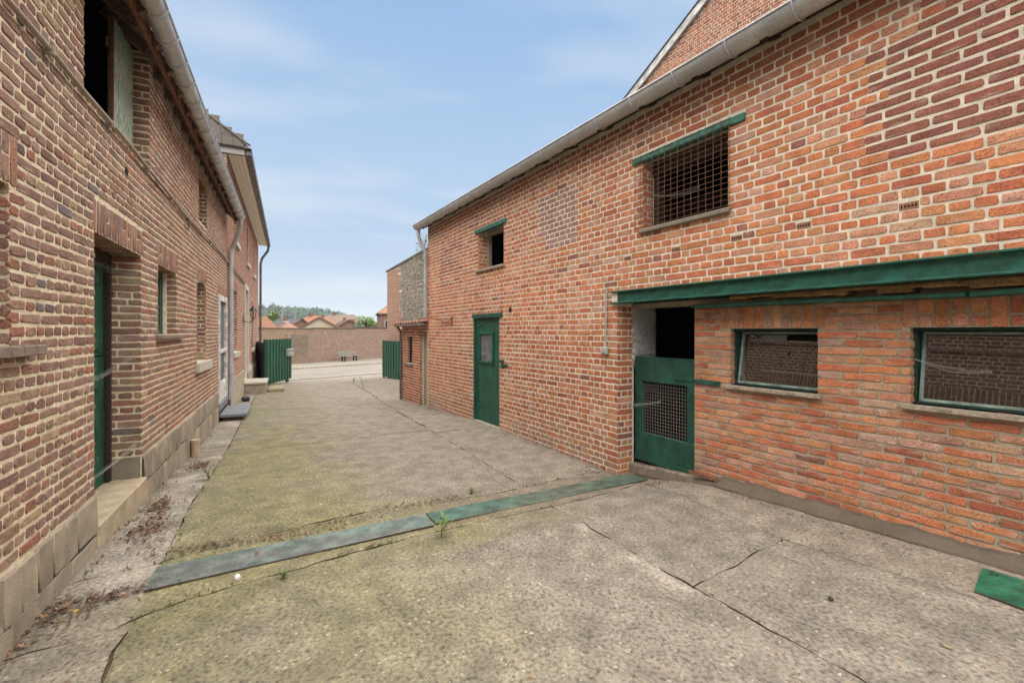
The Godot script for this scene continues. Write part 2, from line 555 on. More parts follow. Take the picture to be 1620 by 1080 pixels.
# one cast slab between two edges t0(q), t1(q) along and two edges q0(t), q1(t) across
func slab(called: String, t0: Variant, t1: Variant, q0: Variant, q1: Variant, step: float, parent: Node3D, gap := 0.0035, lift := 0.0, mt: Material = null, ragged := 0.012) -> MeshInstance3D:
	var s := Shape.new()
	var tm := (edge(t0, 1.0) + edge(t1, 1.0)) / 2
	var qm := (edge(q0, tm) + edge(q1, tm)) / 2
	var nu := clampi(int(ceil((edge(q1, tm) - edge(q0, tm)) / step)), 2, 140)
	var nv := clampi(int(ceil((edge(t1, qm) - edge(t0, qm)) / step)), 2, 140)
	for j in nv + 1:
		for k in nu + 1:
			var u := float(k) / nu
			var w := float(j) / nv
			var t := lerpf(edge(t0, qm), edge(t1, qm), w)
			var q := lerpf(edge(q0, tm), edge(q1, tm), u)
			for it in 3:
				var gq := gap * (clampf(0.7 + 2.6 * wob.get_noise_2d(q * 260, 5), 0.0, 2.2) if gap > 0 else 1.0)
				var gt := gap * (clampf(0.7 + 2.6 * wob.get_noise_2d(9, t * 260), 0.0, 2.2) if gap > 0 else 1.0)
				var ta := edge(t0, q) + gq
				var tb := edge(t1, q) - gq
				var rg := ragged * (2.4 * wob.get_noise_2d(q * 160, 31) + 1.3 * wob.get_noise_2d(q * 700, 90))
				if t0 is Array: ta += rg
				if t1 is Array: tb += rg
				var qa := edge(q0, t) + gt
				var qb := edge(q1, t) - gt
				var rq := ragged * (1.3 * wob.get_noise_2d(63, t * 130) + 0.8 * wob.get_noise_2d(17, t * 700))
				if q0 is Array: qa += rq
				if q1 is Array: qb += rq
				t = lerpf(ta, tb, w)
				q = lerpf(qa, qb, u)
			var hgt := lift + 0.006 * wob.get_noise_2d(t * 60, q * 60) + 0.003 * wob.get_noise_2d(t * 260, q * 260)
			if k == 0 or k == nu or j == 0 or j == nv: hgt -= 0.006
			s.v.append(at(t, q, hgt))
			s.c.append(grime(t, q))
	var row := nu + 1
	for j in nv + 1:
		for k in row:
			var a := s.v[j * row + mini(k + 1, nu)] - s.v[j * row + maxi(k - 1, 0)]
			var b := s.v[mini(j + 1, nv) * row + k] - s.v[maxi(j - 1, 0) * row + k]
			s.n.append(a.cross(b).normalized())
	for j in nv:
		for k in nu:
			var p := j * row + k
			s.i.append_array(PackedInt32Array([p, p + row, p + 1, p + 1, p + row, p + row + 1]))
	# sides down into the soil
	var rim := []
	for k in nu + 1: rim.append(k)
	for j in range(1, nv + 1): rim.append(j * row + nu)
	for k in range(nu - 1, -1, -1): rim.append(nv * row + k)
	for j in range(nv - 1, 0, -1): rim.append(j * row)
	var dirt := Color(0.22, 0.19, 0.14)
	for k in rim.size():
		var p: Vector3 = s.v[rim[k]]
		var p2: Vector3 = s.v[rim[(k + 1) % rim.size()]]
		s.quad(p2, p, p - Vector3(0, 0.05, 0), p2 - Vector3(0, 0.05, 0), dirt)
	return put(s, called, mt if mt else M.concrete, parent)


# ------------------------------------------------------------------ brickwork
# openings are Rect2 in wall coordinates
func core(openings: Array, x0: float, x1: float, y0: float, y1: float, thick: float, z := 0.0) -> Shape:
	var s := Shape.new()
	var xs := [x0, x1]
	var ys := [y0, y1]
	for o: Rect2 in openings:
		for x in [o.position.x, o.end.x]:
			if x > x0 and x < x1 and not xs.has(x): xs.append(x)
		for y in [o.position.y, o.end.y]:
			if y > y0 and y < y1 and not ys.has(y): ys.append(y)
	xs.sort()
	ys.sort()
	var solid := func(i: int, j: int) -> bool:
		if i < 0 or j < 0 or i >= xs.size() - 1 or j >= ys.size() - 1: return false
		var p := Vector2((xs[i] + xs[i + 1]) / 2, (ys[j] + ys[j + 1]) / 2)
		for o: Rect2 in openings:
			if o.has_point(p): return false
		return true
	for i in xs.size() - 1:
		for j in ys.size() - 1:
			if not solid.call(i, j): continue
			var a: float = xs[i]
			var b: float = xs[i + 1]
			var c: float = ys[j]
			var d: float = ys[j + 1]
			var zb := z - thick
			s.quad(Vector3(a, c, z), Vector3(b, c, z), Vector3(b, d, z), Vector3(a, d, z))
			s.quad(Vector3(b, c, zb), Vector3(a, c, zb), Vector3(a, d, zb), Vector3(b, d, zb))
			if not solid.call(i - 1, j): s.quad(Vector3(a, c, zb), Vector3(a, c, z), Vector3(a, d, z), Vector3(a, d, zb))
			if not solid.call(i + 1, j): s.quad(Vector3(b, c, z), Vector3(b, c, zb), Vector3(b, d, zb), Vector3(b, d, z))
			if not solid.call(i, j - 1): s.quad(Vector3(a, c, zb), Vector3(b, c, zb), Vector3(b, c, z), Vector3(a, c, z))
			if not solid.call(i, j + 1): s.quad(Vector3(a, d, z), Vector3(b, d, z), Vector3(b, d, zb), Vector3(a, d, zb))
	return s


# lays courses; every entry of out is [frame, width, height, colour]
func lay(out: Array, f: Transform3D, x0: float, x1: float, y0: float, y1: float, o: Dictionary, openings: Array, tint: Callable) -> void:
	var p: float = o.stretcher
	var ch: float = o.course
	var jt: float = o.joint
	var amp: float = o.get("wave", 0.004)
	var rowi: int = o.get("row", 0)
	var row := 0
	var y := y0
	while y + ch * 0.6 < y1:
		var h := minf(ch, y1 - y) - jt
		var yc := y + jt / 2 + h / 2
		var spans := [[x0, x1]]
		for r: Rect2 in openings:
			if r.position.y < yc and r.end.y > yc:
				var next := []
				for sp in spans:
					if r.end.x <= sp[0] or r.position.x >= sp[1]:
						next.append(sp)
						continue
					if r.position.x - sp[0] > 0.03: next.append([sp[0], r.position.x])
					if sp[1] - r.end.x > 0.03: next.append([r.end.x, sp[1]])
				spans = next
		var header: bool = o.bond == "english" and (row + rowi) % 2 == 1
		var pitch := p / 2 if header else p
		var off := p / 4 if header else 0.0
		if o.bond == "running": off = p * 0.5 * ((row + rowi) % 2) + rng.randf_range(-0.02, 0.02)
		for sp in spans:
			var x: float = sp[0]
			while x < sp[1] - 0.015:
				var nx := (floorf((x - off) / pitch + 0.25) + 1.0) * pitch + off + rng.randf_range(-0.011, 0.011)
				if o.bond == "english" and not header and rng.randf() < o.get("stray", 0.06): nx -= p / 2
				if nx - x < 0.05: nx += pitch
				if sp[1] - nx < 0.05: nx = sp[1]
				nx = minf(nx, sp[1])
				var xl := x if x == sp[0] else x + jt / 2
				var xr := nx if nx == sp[1] else nx - jt / 2
				var w := xr - xl
				if w > 0.012:
					var xc := (xl + xr) / 2
					var wv := amp * wob.get_noise_2d(xc * 55 + yc * 9, yc * 70)
					var slope := amp * (wob.get_noise_2d((xc + 0.1) * 55 + yc * 9, yc * 70) - wob.get_noise_2d((xc - 0.1) * 55 + yc * 9, yc * 70)) / 0.2
					var pos := Vector3(xc, yc + wv * 1.4, 0)
					var bf := f * Transform3D(Basis(Vector3(0, 0, 1), slope + rng.randf_range(-0.008, 0.008)), pos)
					out.append([bf, w, h + rng.randf_range(-0.004, 0.003), tint.call(xc, yc)])
				x = nx
		y += ch
		row += 1


func soldiers(out: Array, f: Transform3D, x0: float, x1: float, y0: float, y1: float, pitch: float, jt: float, tint: Callable) -> void:
	var n := maxi(1, int(round((x1 - x0) / pitch)))
	for k in n:
		var w := (x1 - x0) / n
		var xc := x0 + (k + 0.5) * w
		if rng.randf() < 0.35:
			var m := lerpf(y0, y1, rng.randf_range(0.35, 0.6))
			out.append([f * Transform3D(Basis(), Vector3(xc, (y0 + m) / 2, 0)), w - jt, m - y0 - jt, tint.call(xc, y0)])
			out.append([f * Transform3D(Basis(), Vector3(xc, (y1 + m) / 2, 0)), w - jt, y1 - m - jt, tint.call(xc, y1)])
		else:
			out.append([f * Transform3D(Basis(Vector3(0, 0, 1), rng.randf_range(-0.02, 0.02)), Vector3(xc, (y0 + y1) / 2, 0)), w - jt + rng.randf_range(-0.004, 0.002), y1 - y0 - jt * 0.6, tint.call(xc, y0)])


# The bricks of one part: those that show largest become parts of their own, the rest one joined part.
func commit_bricks(list: Array, parent: Node3D, single: int, proud: float, rough: float, fine := true, soft := 1.0, bloom := 0.04, mt: Material = null) -> void:
	var g := parent.global_transform
	var order := []
	for k in list.size():
		var c: Vector3 = g * (list[k][0].origin as Vector3)
		var d := eye - c
		var depth := -c.z
		var sc := 0.0
		if depth > 0.2 and absf(c.x / depth) < 1.2 and absf((c.y - 1.6) / depth + 0.02) < 0.8:
			var nn: Vector3 = (g.basis * list[k][0].basis.z).normalized()
			sc = maxf(0.0, nn.dot(d)) * float(list[k][1]) * float(list[k][2]) / (depth * depth * depth)
		order.append([sc, k])
	order.sort_custom(func(a, b): return a[0] > b[0] or (a[0] == b[0] and a[1] < b[1]))
	var rest := Shape.new()
	var cache := {}
	var used := 0
	for q in order:
		var e: Array = list[q[1]]
		var f: Transform3D = e[0]
		var w: float = e[1]
		var h: float = e[2]
		var col: Color = e[3]
		if used < single and q[0] > 0.0:
			# shared meshes: a few sizes, tones and shapes of each
			var bw := maxf(roundf(w / 0.03) * 0.03, 0.03)
			var bh := maxf(roundf(h / 0.02) * 0.02, 0.02)
			var key := "%d_%d_%d_%d_%d_%d" % [roundi(bw * 100), roundi(bh * 100), roundi(col.r * 20), roundi(col.g * 30), roundi(col.b * 30), q[1] % 2]
			if not cache.has(key):
				var one := Shape.new()
				one.brick(Transform3D(), bw, bh, proud, rough, col, rng, -0.012, soft, bloom)
				cache[key] = one.mesh()
			var o := MeshInstance3D.new()
			o.name = "brick"
			o.mesh = cache[key]
			o.material_override = mt if mt else M.brick
			o.transform = f * Transform3D(Basis.from_scale(Vector3(w / bw, h / bh, 1)), Vector3(0, 0, rng.randf_range(-0.0015, 0.002)))
			parent.add_child(o, true)
			used += 1
		elif fine:
			rest.brick(f, w, h, proud + rng.randf_range(-0.0015, 0.002), rough, col, rng, -0.012, soft, bloom)
		else:
			rest.plain_brick(f, w, h, proud, col)
	if rest.v.size():
		stuff(put(rest, "brick_rest", mt if mt else M.brick, parent))


func pick(pal: Array, weights: Array) -> Color:
	var r := rng.randf()
	for k in pal.size():
		r -= weights[k]
		if r <= 0.0: return pal[k]
	return pal[0]


func vary(c: Color, amt: float) -> Color:
	var g := 1.0 + rng.randf_range(-amt, amt)
	return Color(clampf(c.r * g * rng.randf_range(0.96, 1.04), 0, 1), clampf(c.g * g * rng.randf_range(0.94, 1.06), 0, 1), clampf(c.b * g * rng.randf_range(0.94, 1.06), 0, 1))


const W_RED := [0.31, 0.25, 0.24, 0.07, 0.07, 0.01, 0.05]
var P_RED := [Color(0.68, 0.255, 0.115), Color(0.62, 0.205, 0.10), Color(0.68, 0.32, 0.19), Color(0.52, 0.165, 0.09), Color(0.67, 0.30, 0.145), Color(0.36, 0.15, 0.11), Color(0.64, 0.37, 0.26)]
const W_BROWN := [0.28, 0.25, 0.17, 0.14, 0.09, 0.06, 0.01]
var P_BROWN := [Color(0.365, 0.205, 0.155), Color(0.43, 0.26, 0.195), Color(0.43, 0.26, 0.175), Color(0.43, 0.19, 0.125), Color(0.32, 0.175, 0.14), Color(0.50, 0.345, 0.215), Color(0.24, 0.185, 0.17)]


func jamb_frame(x: float, into: float) -> Transform3D:  # face of a jamb at wall coordinate x; into = +1: the face looks towards +x
	if into > 0: return Transform3D(Basis(Vector3(0, 0, -1), Vector3.UP, Vector3(1, 0, 0)), Vector3(x, 0, 0))
	return Transform3D(Basis(Vector3(0, 0, 1), Vector3.UP, Vector3(-1, 0, 0)), Vector3(x, 0, 0))


func gutter(parent: Node3D, x0: float, x1: float, y: float, z: float, r: float, every: float, mt: Material, called := "gutter") -> void:
	var s := Shape.new()
	var outer := []
	var inner := []
	for k in 13:
		var a := PI + PI * k / 12.0
		outer.append(Vector2(cos(a) * r, sin(a) * r))
		inner.append(Vector2(-cos(a) * (r - 0.006), sin(a) * (r - 0.006)))
	s.sweep(outer, Vector3(x1, y, z), Vector3(0, 0, 1), Vector3.UP, Vector3(x0 - x1, 0, 0))
	s.sweep(inner, Vector3(x1, y, z), Vector3(0, 0, 1), Vector3.UP, Vector3(x0 - x1, 0, 0))
	s.tube([Vector3(x0, y, z + r), Vector3(x1, y, z + r)], 0.011, 8)
	s.tube([Vector3(x0, y, z - r + 0.003), Vector3(x1, y, z - r + 0.003)], 0.004, 4)
	for x in [x0, x1]:  # stop ends
		for k in 12:
			var a: Vector2 = outer[k]
			var b: Vector2 = outer[k + 1]
			var p0 := Vector3(x, y, z)
			var p1 := Vector3(x, y + a.y, z + a.x)
			var p2 := Vector3(x, y + b.y, z + b.x)
			if x == x0: s.tri(p0, p2, p1)
			else: s.tri(p0, p1, p2)
	var g := put(s, called, mt, parent)
	var x := x0 + every * 0.5
	var ring := Shape.new()
	var pts := []
	for k in 13:
		var a := PI + PI * k / 12.0
		pts.append(Vector3(0, sin(a) * (r + 0.004), cos(a) * (r + 0.004)))
	ring.tube(pts, 0.0095, 6)
	ring.tube([Vector3(0, 0, -r - 0.004), Vector3(0, 0.03, -r - 0.03)], 0.006, 5)
	var rm := ring.mesh()
	while x < x1:
		var o := MeshInstance3D.new()
		o.name = "gutter_bracket"
		o.mesh = rm
		o.material_override = M.zinc
		o.position = Vector3(x, y, z)
		g.add_child(o, true)
		x += every


func wire_grid(x0: float, x1: float, y0: float, y1: float, z: float, px: float, py: float, r: float, bend := 0.0) -> Shape:
	var s := Shape.new()
	var nx := int(round((x1 - x0) / px))
	var ny := int(round((y1 - y0) / py))
	for k in nx + 1:
		var x := x0 + (x1 - x0) * k / nx
		var pts := []
		for j in 5:
			pts.append(Vector3(x + rng.randf_range(-bend, bend), lerpf(y0 - 0.012, y1 + 0.012, j / 4.0), z + r * 0.9))
		s.tube(pts, r, 5)
	for k in ny + 1:
		var y := y0 + (y1 - y0) * k / ny
		var pts := []
		for j in 5:
			pts.append(Vector3(lerpf(x0 - 0.012, x1 + 0.012, j / 4.0), y + rng.randf_range(-bend, bend), z - r * 0.9))
		s.tube(pts, r, 5)
	return s


# web threads sagging between two points, a thin gauze of many strands
func cobweb(a: Vector3, b: Vector3, drop: Vector3, strands: int, called: String, label: String) -> void:
	var s := Shape.new()
	for k in strands:
		var w := float(k) / maxf(1, strands - 1)
		var pa := a + drop * w * rng.randf_range(0.1, 0.5)
		var pb := b + drop * w * rng.randf_range(0.6, 1.0)
		var mid := (pa + pb) / 2 + Vector3(0, -0.03 * rng.randf_range(0.4, 1.6), 0)
		s.tube([pa, pa.lerp(mid, 0.5) + Vector3(0, -0.006, 0), mid, mid.lerp(pb, 0.5) + Vector3(0, -0.006, 0), pb], 0.0004, 3, false)
	var o := put(s, called, M.web_thread, self)
	tag(o, label, "cobweb")


func sky_texture(k: float) -> ImageTexture:
	var w := 1024
	var h := 512
	var f := FastNoiseLite.new()
	f.seed = 9
	f.frequency = 1.0
	f.fractal_octaves = 5
	var data := PackedFloat32Array()
	data.resize(w * h * 4)
	var hor := Vector3(0.76, 0.84, 0.91)
	var mid := Vector3(0.49, 0.655, 0.865)
	var top := Vector3(0.30, 0.49, 0.79)
	for y in h:
		var el := (0.5 - (y + 0.5) / h) * PI
		var s := maxf(0.0, sin(el))
		var base := hor.lerp(mid, smoothstep(0.0, 0.22, s)).lerp(top, smoothstep(0.2, 0.7, s))
		for x in w:
			var az := (x + 0.5) / w * TAU
			var d := Vector3(cos(el) * sin(az), s, cos(el) * cos(az))
			# a thin high layer of streaked cloud
			var p := Vector2(d.x, d.z) / (s + 0.16)
			var c1 := f.get_noise_2d(p.x * 0.28 + p.y * 0.1 + 3.0, p.y * 0.75 - p.x * 0.2)
			var c2 := f.get_noise_2d(p.x * 1.0 + p.y * 0.3, p.y * 3.2 - p.x * 0.6 + 40.0)
			var veil := clampf(c1 * 2.0 + 0.12 + c2 * 0.6, 0, 1)
			var col := base.lerp(Vector3(0.80, 0.86, 0.925), veil * 0.58)
			var q := (y * w + x) * 4
			data[q] = col.x * k
			data[q + 1] = col.y * k
			data[q + 2] = col.z * k
			data[q + 3] = 1.0
	return ImageTexture.create_from_image(Image.create_from_data(w, h, false, Image.FORMAT_RGBAF, data.to_byte_array()))


func _ready() -> void:
	var cam := Camera3D.new()
	cam.name = "camera"
	cam.projection = Camera3D.PROJECTION_FRUSTUM
	cam.near = 0.05
	cam.size = 0.075
	cam.frustum_offset = Vector2(0, -15.0 / 720.0 * 0.05)
	cam.far = 4000.0
	cam.position = eye
	add_child(cam)
	cam.current = true
	var exposure := 6.1
	var env := Environment.new()
	env.background_mode = Environment.BG_SKY
	var pano := PanoramaSkyMaterial.new()
	pano.panorama = sky_texture(1.0 / exposure)
	var sky := Sky.new()
	sky.sky_material = pano
	env.sky = sky
	env.tonemap_mode = Environment.TONE_MAPPER_LINEAR
	env.tonemap_exposure = exposure
	env.sdfgi_enabled = true
	env.ssao_enabled = true
	env.ssil_enabled = true
	env.fog_enabled = true
	env.fog_density = 0.00035
	env.fog_light_color = srgb(205, 216, 228)
	var we := WorldEnvironment.new()
	we.name = "world_environment"
	we.environment = env
	add_child(we)
	var sun := DirectionalLight3D.new()
	sun.name = "sun"
	sun.light_color = Color(1.0, 0.955, 0.89)
	sun.light_energy = 0.5
	sun.light_angular_distance = 125.0
	sun.shadow_enabled = true
	add_child(sun)
	sun.look_at_from_position(Vector3(0.05, 0.9, 0.10), Vector3.ZERO, Vector3(1, 0, 0))

	wob.seed = 4
	wob.frequency = 0.01
	wob.fractal_octaves = 3
	make_textures()
	make_materials()
	M.web_thread = M.web
	rng.seed = 1234
	build_ground()
	rng.seed = 11
	build_right_barn()
	rng.seed = 12
	build_left_barn()
	rng.seed = 13
	build_house()
	rng.seed = 14
	build_annex()
	rng.seed = 15
	build_stone_building()
	build_gable_house()
	rng.seed = 16
	build_street()
	rng.seed = 17
	build_far()
	rng.seed = 18
	build_gates()
	rng.seed = 19
	build_small()


func build_ground() -> void:
	# one sheet of earth to the horizon
	var s := Shape.new()
	var ts := [-2500, -600, -100, -20, -6, -4, -2, -1]
	var qs := [-2500, -600, -100, -20, -6, -3, -2]
	var x := -0.5
	while x < 46: ts.append(x); x += 0.5
	for k in [50, 70, 120, 300, 900, 3200]: ts.append(k)
	x = -1.5
	while x < 12: qs.append(x); x += 0.5
	for k in [14, 20, 40, 120, 600, 2500]: qs.append(k)
	for t in ts:
		for q in qs:
			s.v.append(at(t, q, -0.022 if t < 23 else -0.05))
			s.n.append(Vector3.UP)
			s.c.append(Color.WHITE)
	var m := qs.size()
	for j in ts.size() - 1:
		for k in m - 1:
			var p := j * m + k
			s.i.append_array(PackedInt32Array([p, p + m, p + 1, p + 1, p + m, p + m + 1]))
	structure(put(s, "ground", M.soil, self))
	var yard := Node3D.new()
	yard.name = "yard"
	add_child(yard)
	structure(yard, "cracked concrete paving of the yard with moss and gravel showing")
	var c := "concrete_slab"
	slab(c, -3.0, 0.4, CC, CJ, 0.2, yard, 0.0)
	slab(c, 0.4, CV, CC, CJ, 0.024, yard, 0.005)
	slab(c, -3.0, CV, -1.45, CC, 0.035, yard, 0.005)
	slab(c, -3.0, [0, 1.5, 2.12, 1.735, 2.66, 1.79, 3.13, 1.85, 4, 1.9], CJ, CB, 0.035, yard)
	slab(c, [0, 1.5, 2.12, 1.735, 2.66, 1.79, 3.13, 1.85, 4, 1.9], CV, CJ, CB, 0.03, yard)
	slab(c, -3.0, CV, CB, 4.35, 0.04, yard, -0.008, 0.003)
	var bed := slab("channel_bed", CV, CU, -1.5, 4.4, 0.03, yard, 0.006, 0.001)
	bed.set_meta("label", "sunken strip of mossy mortar under the steel plates")
	slab(c, CU, 7.6, -1.6, CC, 0.035, yard)
	slab(c, 7.6, 11.0, -1.6, CC, 0.06, yard, 0.001)
	slab(c, 11.0, 16.5, -1.2, CC, 0.12, yard)
	slab(c, CU, 7.1, CC, CJ, 0.03, yard, 0.006)
	slab(c, 7.1, 11.0, CC, CJ, 0.07, yard, 0.009)
	slab(c, 11.0, 15.5, CC, CJ, 0.1, yard, 0.012)
	slab(c, 15.5, [-1.5, 21.05, 12, 28.65], -1.0, CJ, 0.18, yard)
	slab(c, CU, 6.85, CJ, 4.2, 0.035, yard)
	slab(c, 6.85, 11.4, CJ, 3.9, 0.08, yard, 0.009)
	slab(c, 11.4, 17.0, CJ, 8.0, 0.14, yard)
	slab(c, 17.0, [-1.5, 21.05, 12, 28.65], CJ, 12.0, 0.2, yard)


# ------------------------------------------------------------------ the long barn on the right
func frame_a() -> Transform3D:
	return Transform3D(Basis(Vector3(0.5213, 0, 0.8531), Vector3.UP, Vector3(-0.8531, 0, 0.5213)), Vector3(-1.873, 0, -10.135))


func tint_a(x: float, y: float) -> Color:
	var c := pick(P_RED, W_RED)
	if x > 4.32 and x < 5.19 and y > 2.74 and y < 3.46 and (x > 4.45 or rng.randf() < 0.6): c = Color(0.45, 0.25, 0.21)
	if x > 0.7 and x < 1.7 and y > 2.5 and y < 3.4 and rng.randf() < 0.6: c = Color(0.40, 0.13, 0.085)
	var g := 1.0 + 0.35 * wob.get_noise_2d(x * 25, y * 30 + 70)
	c = Color(c.r * g, c.g * g, c.b * g)
	if y > 3.3: c = c.lerp(Color(0.26, 0.115, 0.08), clampf((y - 3.45) * 1.2 + rng.randf_range(-0.1, 0.1), 0, 0.6))  # top courses darker: soot, plus eave shade put into the brick colour
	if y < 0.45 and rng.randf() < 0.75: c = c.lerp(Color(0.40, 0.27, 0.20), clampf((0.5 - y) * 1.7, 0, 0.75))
	return vary(c, 0.11)


func tint_b(x: float, y: float) -> Color:
	var c := pick(P_RED, [0.30, 0.24, 0.22, 0.08, 0.12, 0.01, 0.03])
	if rng.randf() < 0.14: c = c.lerp(Color(0.55, 0.42, 0.32), 0.5)
	return vary(c, 0.14)


func build_right_barn() -> void:
	var t := thing("brick_barn", "long red brick barn with green doors and steel beam under a grey gutter", "barn", frame_a())
	var x1 := 13.0
	var win_a := Rect2(2.46, 2.69, 0.88, 0.70)
	var door_a := Rect2(2.32, -0.3, 0.88, 2.17)
	var win_b := Rect2(6.25, 2.68, 0.97, 0.73)
	var bay := Rect2(5.87, -0.6, 8.0, 2.66)
	var top := 3.95
	var ops := [win_a, door_a, win_b, bay]
	var wall := put(core(ops, 0.0, x1, -0.6, top, 0.26), "wall", M.mortar_sand, t)
	var list := []
	var eng := {"stretcher": 0.226, "course": 0.0688, "joint": 0.0155, "bond": "english", "wave": 0.004}
	var vents := [Rect2(5.97, 2.372, 0.115, 0.0688), Rect2(6.61, 2.372, 0.115, 0.0688), Rect2(7.24, 2.372, 0.115, 0.0688), Rect2(7.78, 2.372, 0.115, 0.0688), Rect2(8.41, 2.372, 0.115, 0.0688)]
	var over := [Rect2(2.34, 3.335, 1.10, 0.075), Rect2(6.11, 3.385, 1.27, 0.075), Rect2(2.26, 1.835, 1.04, 0.08), Rect2(5.79, 1.92, 9, 0.15), Rect2(2.36, 2.64, 1.0, 0.05), Rect2(6.2, 2.635, 1.05, 0.05), Rect2(3.50, 1.90, 0.09, 0.09)]
	var patch := []
	for k in 17:
		patch.append(Rect2(8.24 + (0.0 if k % 3 else 0.11) + (0.28 if k > 10 else 0.0) + rng.randf_range(-0.02, 0.02), 2.728 + k * 0.0688, 6, 0.0688))
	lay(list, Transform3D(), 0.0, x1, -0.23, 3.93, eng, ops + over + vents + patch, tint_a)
	for p: Rect2 in patch:
		lay(list, Transform3D(), p.position.x, x1, p.position.y + 0.002, minf(p.end.y, 3.96), {"stretcher": 0.232, "course": 0.0688, "joint": 0.0175, "bond": "running", "row": int(roundf(p.position.y / 0.0688)), "wave": 0.003}, [], func(_x, _y): return vary(Color(0.39, 0.15, 0.105), 0.14))
	# jambs
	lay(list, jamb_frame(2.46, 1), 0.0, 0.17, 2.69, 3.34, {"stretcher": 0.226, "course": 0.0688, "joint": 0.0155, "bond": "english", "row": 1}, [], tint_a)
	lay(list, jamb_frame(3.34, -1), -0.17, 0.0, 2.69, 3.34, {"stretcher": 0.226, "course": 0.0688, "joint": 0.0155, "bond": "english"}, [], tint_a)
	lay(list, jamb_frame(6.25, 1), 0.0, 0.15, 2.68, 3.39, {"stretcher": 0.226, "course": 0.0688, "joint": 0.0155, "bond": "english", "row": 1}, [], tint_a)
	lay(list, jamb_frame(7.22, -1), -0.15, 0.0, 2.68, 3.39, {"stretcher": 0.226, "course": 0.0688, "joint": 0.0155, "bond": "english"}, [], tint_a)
	lay(list, jamb_frame(5.87, 1), 0.0, 0.23, -0.1, 1.92, {"stretcher": 0.226, "course": 0.0688, "joint": 0.0155, "bond": "english", "row": 1}, [], func(x, y): return vary(pick(P_RED, [0.2, 0.3, 0.1, 0.3, 0.0, 0.1, 0.0]), 0.15))
	# far end face
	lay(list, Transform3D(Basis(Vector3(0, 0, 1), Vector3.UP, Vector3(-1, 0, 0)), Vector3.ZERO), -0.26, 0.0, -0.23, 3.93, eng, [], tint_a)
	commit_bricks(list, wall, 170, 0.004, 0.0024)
	var cement := Shape.new()
	cement.bx(0.0, 5.86, -0.6, -0.02, -0.02, 0.014, 0.008, Color(0.40, 0.33, 0.25))
	put(cement, "cement_skirting", M.render, t)
	# perforated vent bricks
	for r: Rect2 in vents:
		var s := Shape.new()
		s.bx(r.position.x + 0.006, r.end.x - 0.006, r.position.y + 0.009, r.end.y - 0.009, -0.03, 0.002, 0.003, Color(0.42, 0.20, 0.12))
		var vb := put(s, "vent_brick", M.brick, t)
		var hs := Shape.new()
		for k in 5:
			hs.bx(r.position.x + 0.016 + k * 0.0185, r.position.x + 0.025 + k * 0.0185, r.position.y + 0.026, r.end.y - 0.026, 0.0025, 0.0035, 0.0)
		put(hs, "vent_slot", M.void_dark, vb)
	var hole := Shape.new()
	hole.tube([Vector3(3.545, 1.945, 0.006), Vector3(3.545, 1.945, -0.02)], 0.042, 12)
	put(hole, "round_vent_hole", M.void_dark, t)
	# upper windows
	for e in [[2.34, 3.44, 3.34, 3.41, "small"], [6.11, 7.38, 3.385, 3.455, "big"]]:
		var s := Shape.new()
		s.bx(e[0], e[1], e[2], e[3], -0.06, 0.022, 0.006)
		put(s, "lintel", M.teal, t)
	var sill := Shape.new()
	sill.bx(2.38, 3.37, 2.645, 2.69, -0.2, 0.045, 0.008)
	put(sill, "window_sill", M.wood_grey, t)
	sill = Shape.new()
	sill.bx(6.22, 7.25, 2.635, 2.68, -0.2, 0.05, 0.008)
	put(sill, "window_sill", M.cast, t)
	var fr := Shape.new()
	fr.bx(2.46, 2.52, 2.69, 3.39, -0.24, -0.175)
	fr.bx(3.28, 3.34, 2.69, 3.39, -0.24, -0.175)
	fr.bx(2.52, 3.28, 3.30, 3.385, -0.24, -0.175)
	put(fr, "window_frame", M.wood_grey, t)
	fr = Shape.new()
	fr.bx(6.25, 7.22, 3.27, 3.385, -0.24, -0.12)
	fr.bx(6.25, 6.31, 2.68, 3.27, -0.26, -0.16)
	put(fr, "window_frame", M.wood_dark, t)
	var grille := put(wire_grid(6.17, 7.25, 2.70, 3.45, 0.03, 0.077, 0.05, 0.0026, 0.002), "wire_grille", M.rust, t)
	grille.set_meta("label", "rusty wire mesh fixed over the hayloft window")
	# narrow green door
	var d := Shape.new()
	d.bx(2.335, 3.185, 0.05, 1.84, -0.075, -0.03, 0.006)
	d.bx(2.335, 2.40, 0.05, 1.84, -0.03, -0.018, 0.003)
	d.bx(3.12, 3.185, 0.05, 1.84, -0.03, -0.018, 0.003)
	var door := put(d, "door", M.dark_green, t)
	var wf := Shape.new()
	wf.bx(2.47, 2.97, 1.06, 1.10, -0.032, 0.0, 0.004)
	wf.bx(2.47, 2.97, 1.56, 1.60, -0.032, 0.0, 0.004)
	wf.bx(2.47, 2.51, 1.10, 1.56, -0.032, -0.001, 0.004)
	wf.bx(2.93, 2.97, 1.10, 1.56, -0.032, -0.001, 0.004)
	put(wf, "window_frame", M.dark_green, door)
	var pane := Shape.new()
	pane.bx(2.51, 2.93, 1.10, 1.56, -0.029, -0.024, 0.0)
	put(pane, "cloudy_pane", M.screen, door)
	var hin := Shape.new()
	hin.bx(2.33, 2.5, 0.30, 0.335, -0.03, -0.012)
	put(hin, "hinge", M.dark_green, door)
	hin = Shape.new()
	hin.bx(2.33, 2.5, 1.70, 1.735, -0.03, -0.012)
	put(hin, "hinge", M.dark_green, door)
	var cap := Shape.new()
	cap.bx(2.255, 3.30, 1.84, 1.915, -0.08, 0.035, 0.006)
	put(cap, "door_lintel", M.stable_green, t)
	var jm := Shape.new()
	jm.bx(2.275, 2.335, -0.1, 1.84, -0.1, 0.012, 0.005)
	put(jm, "door_jamb", M.stable_green, t)
	var th := Shape.new()
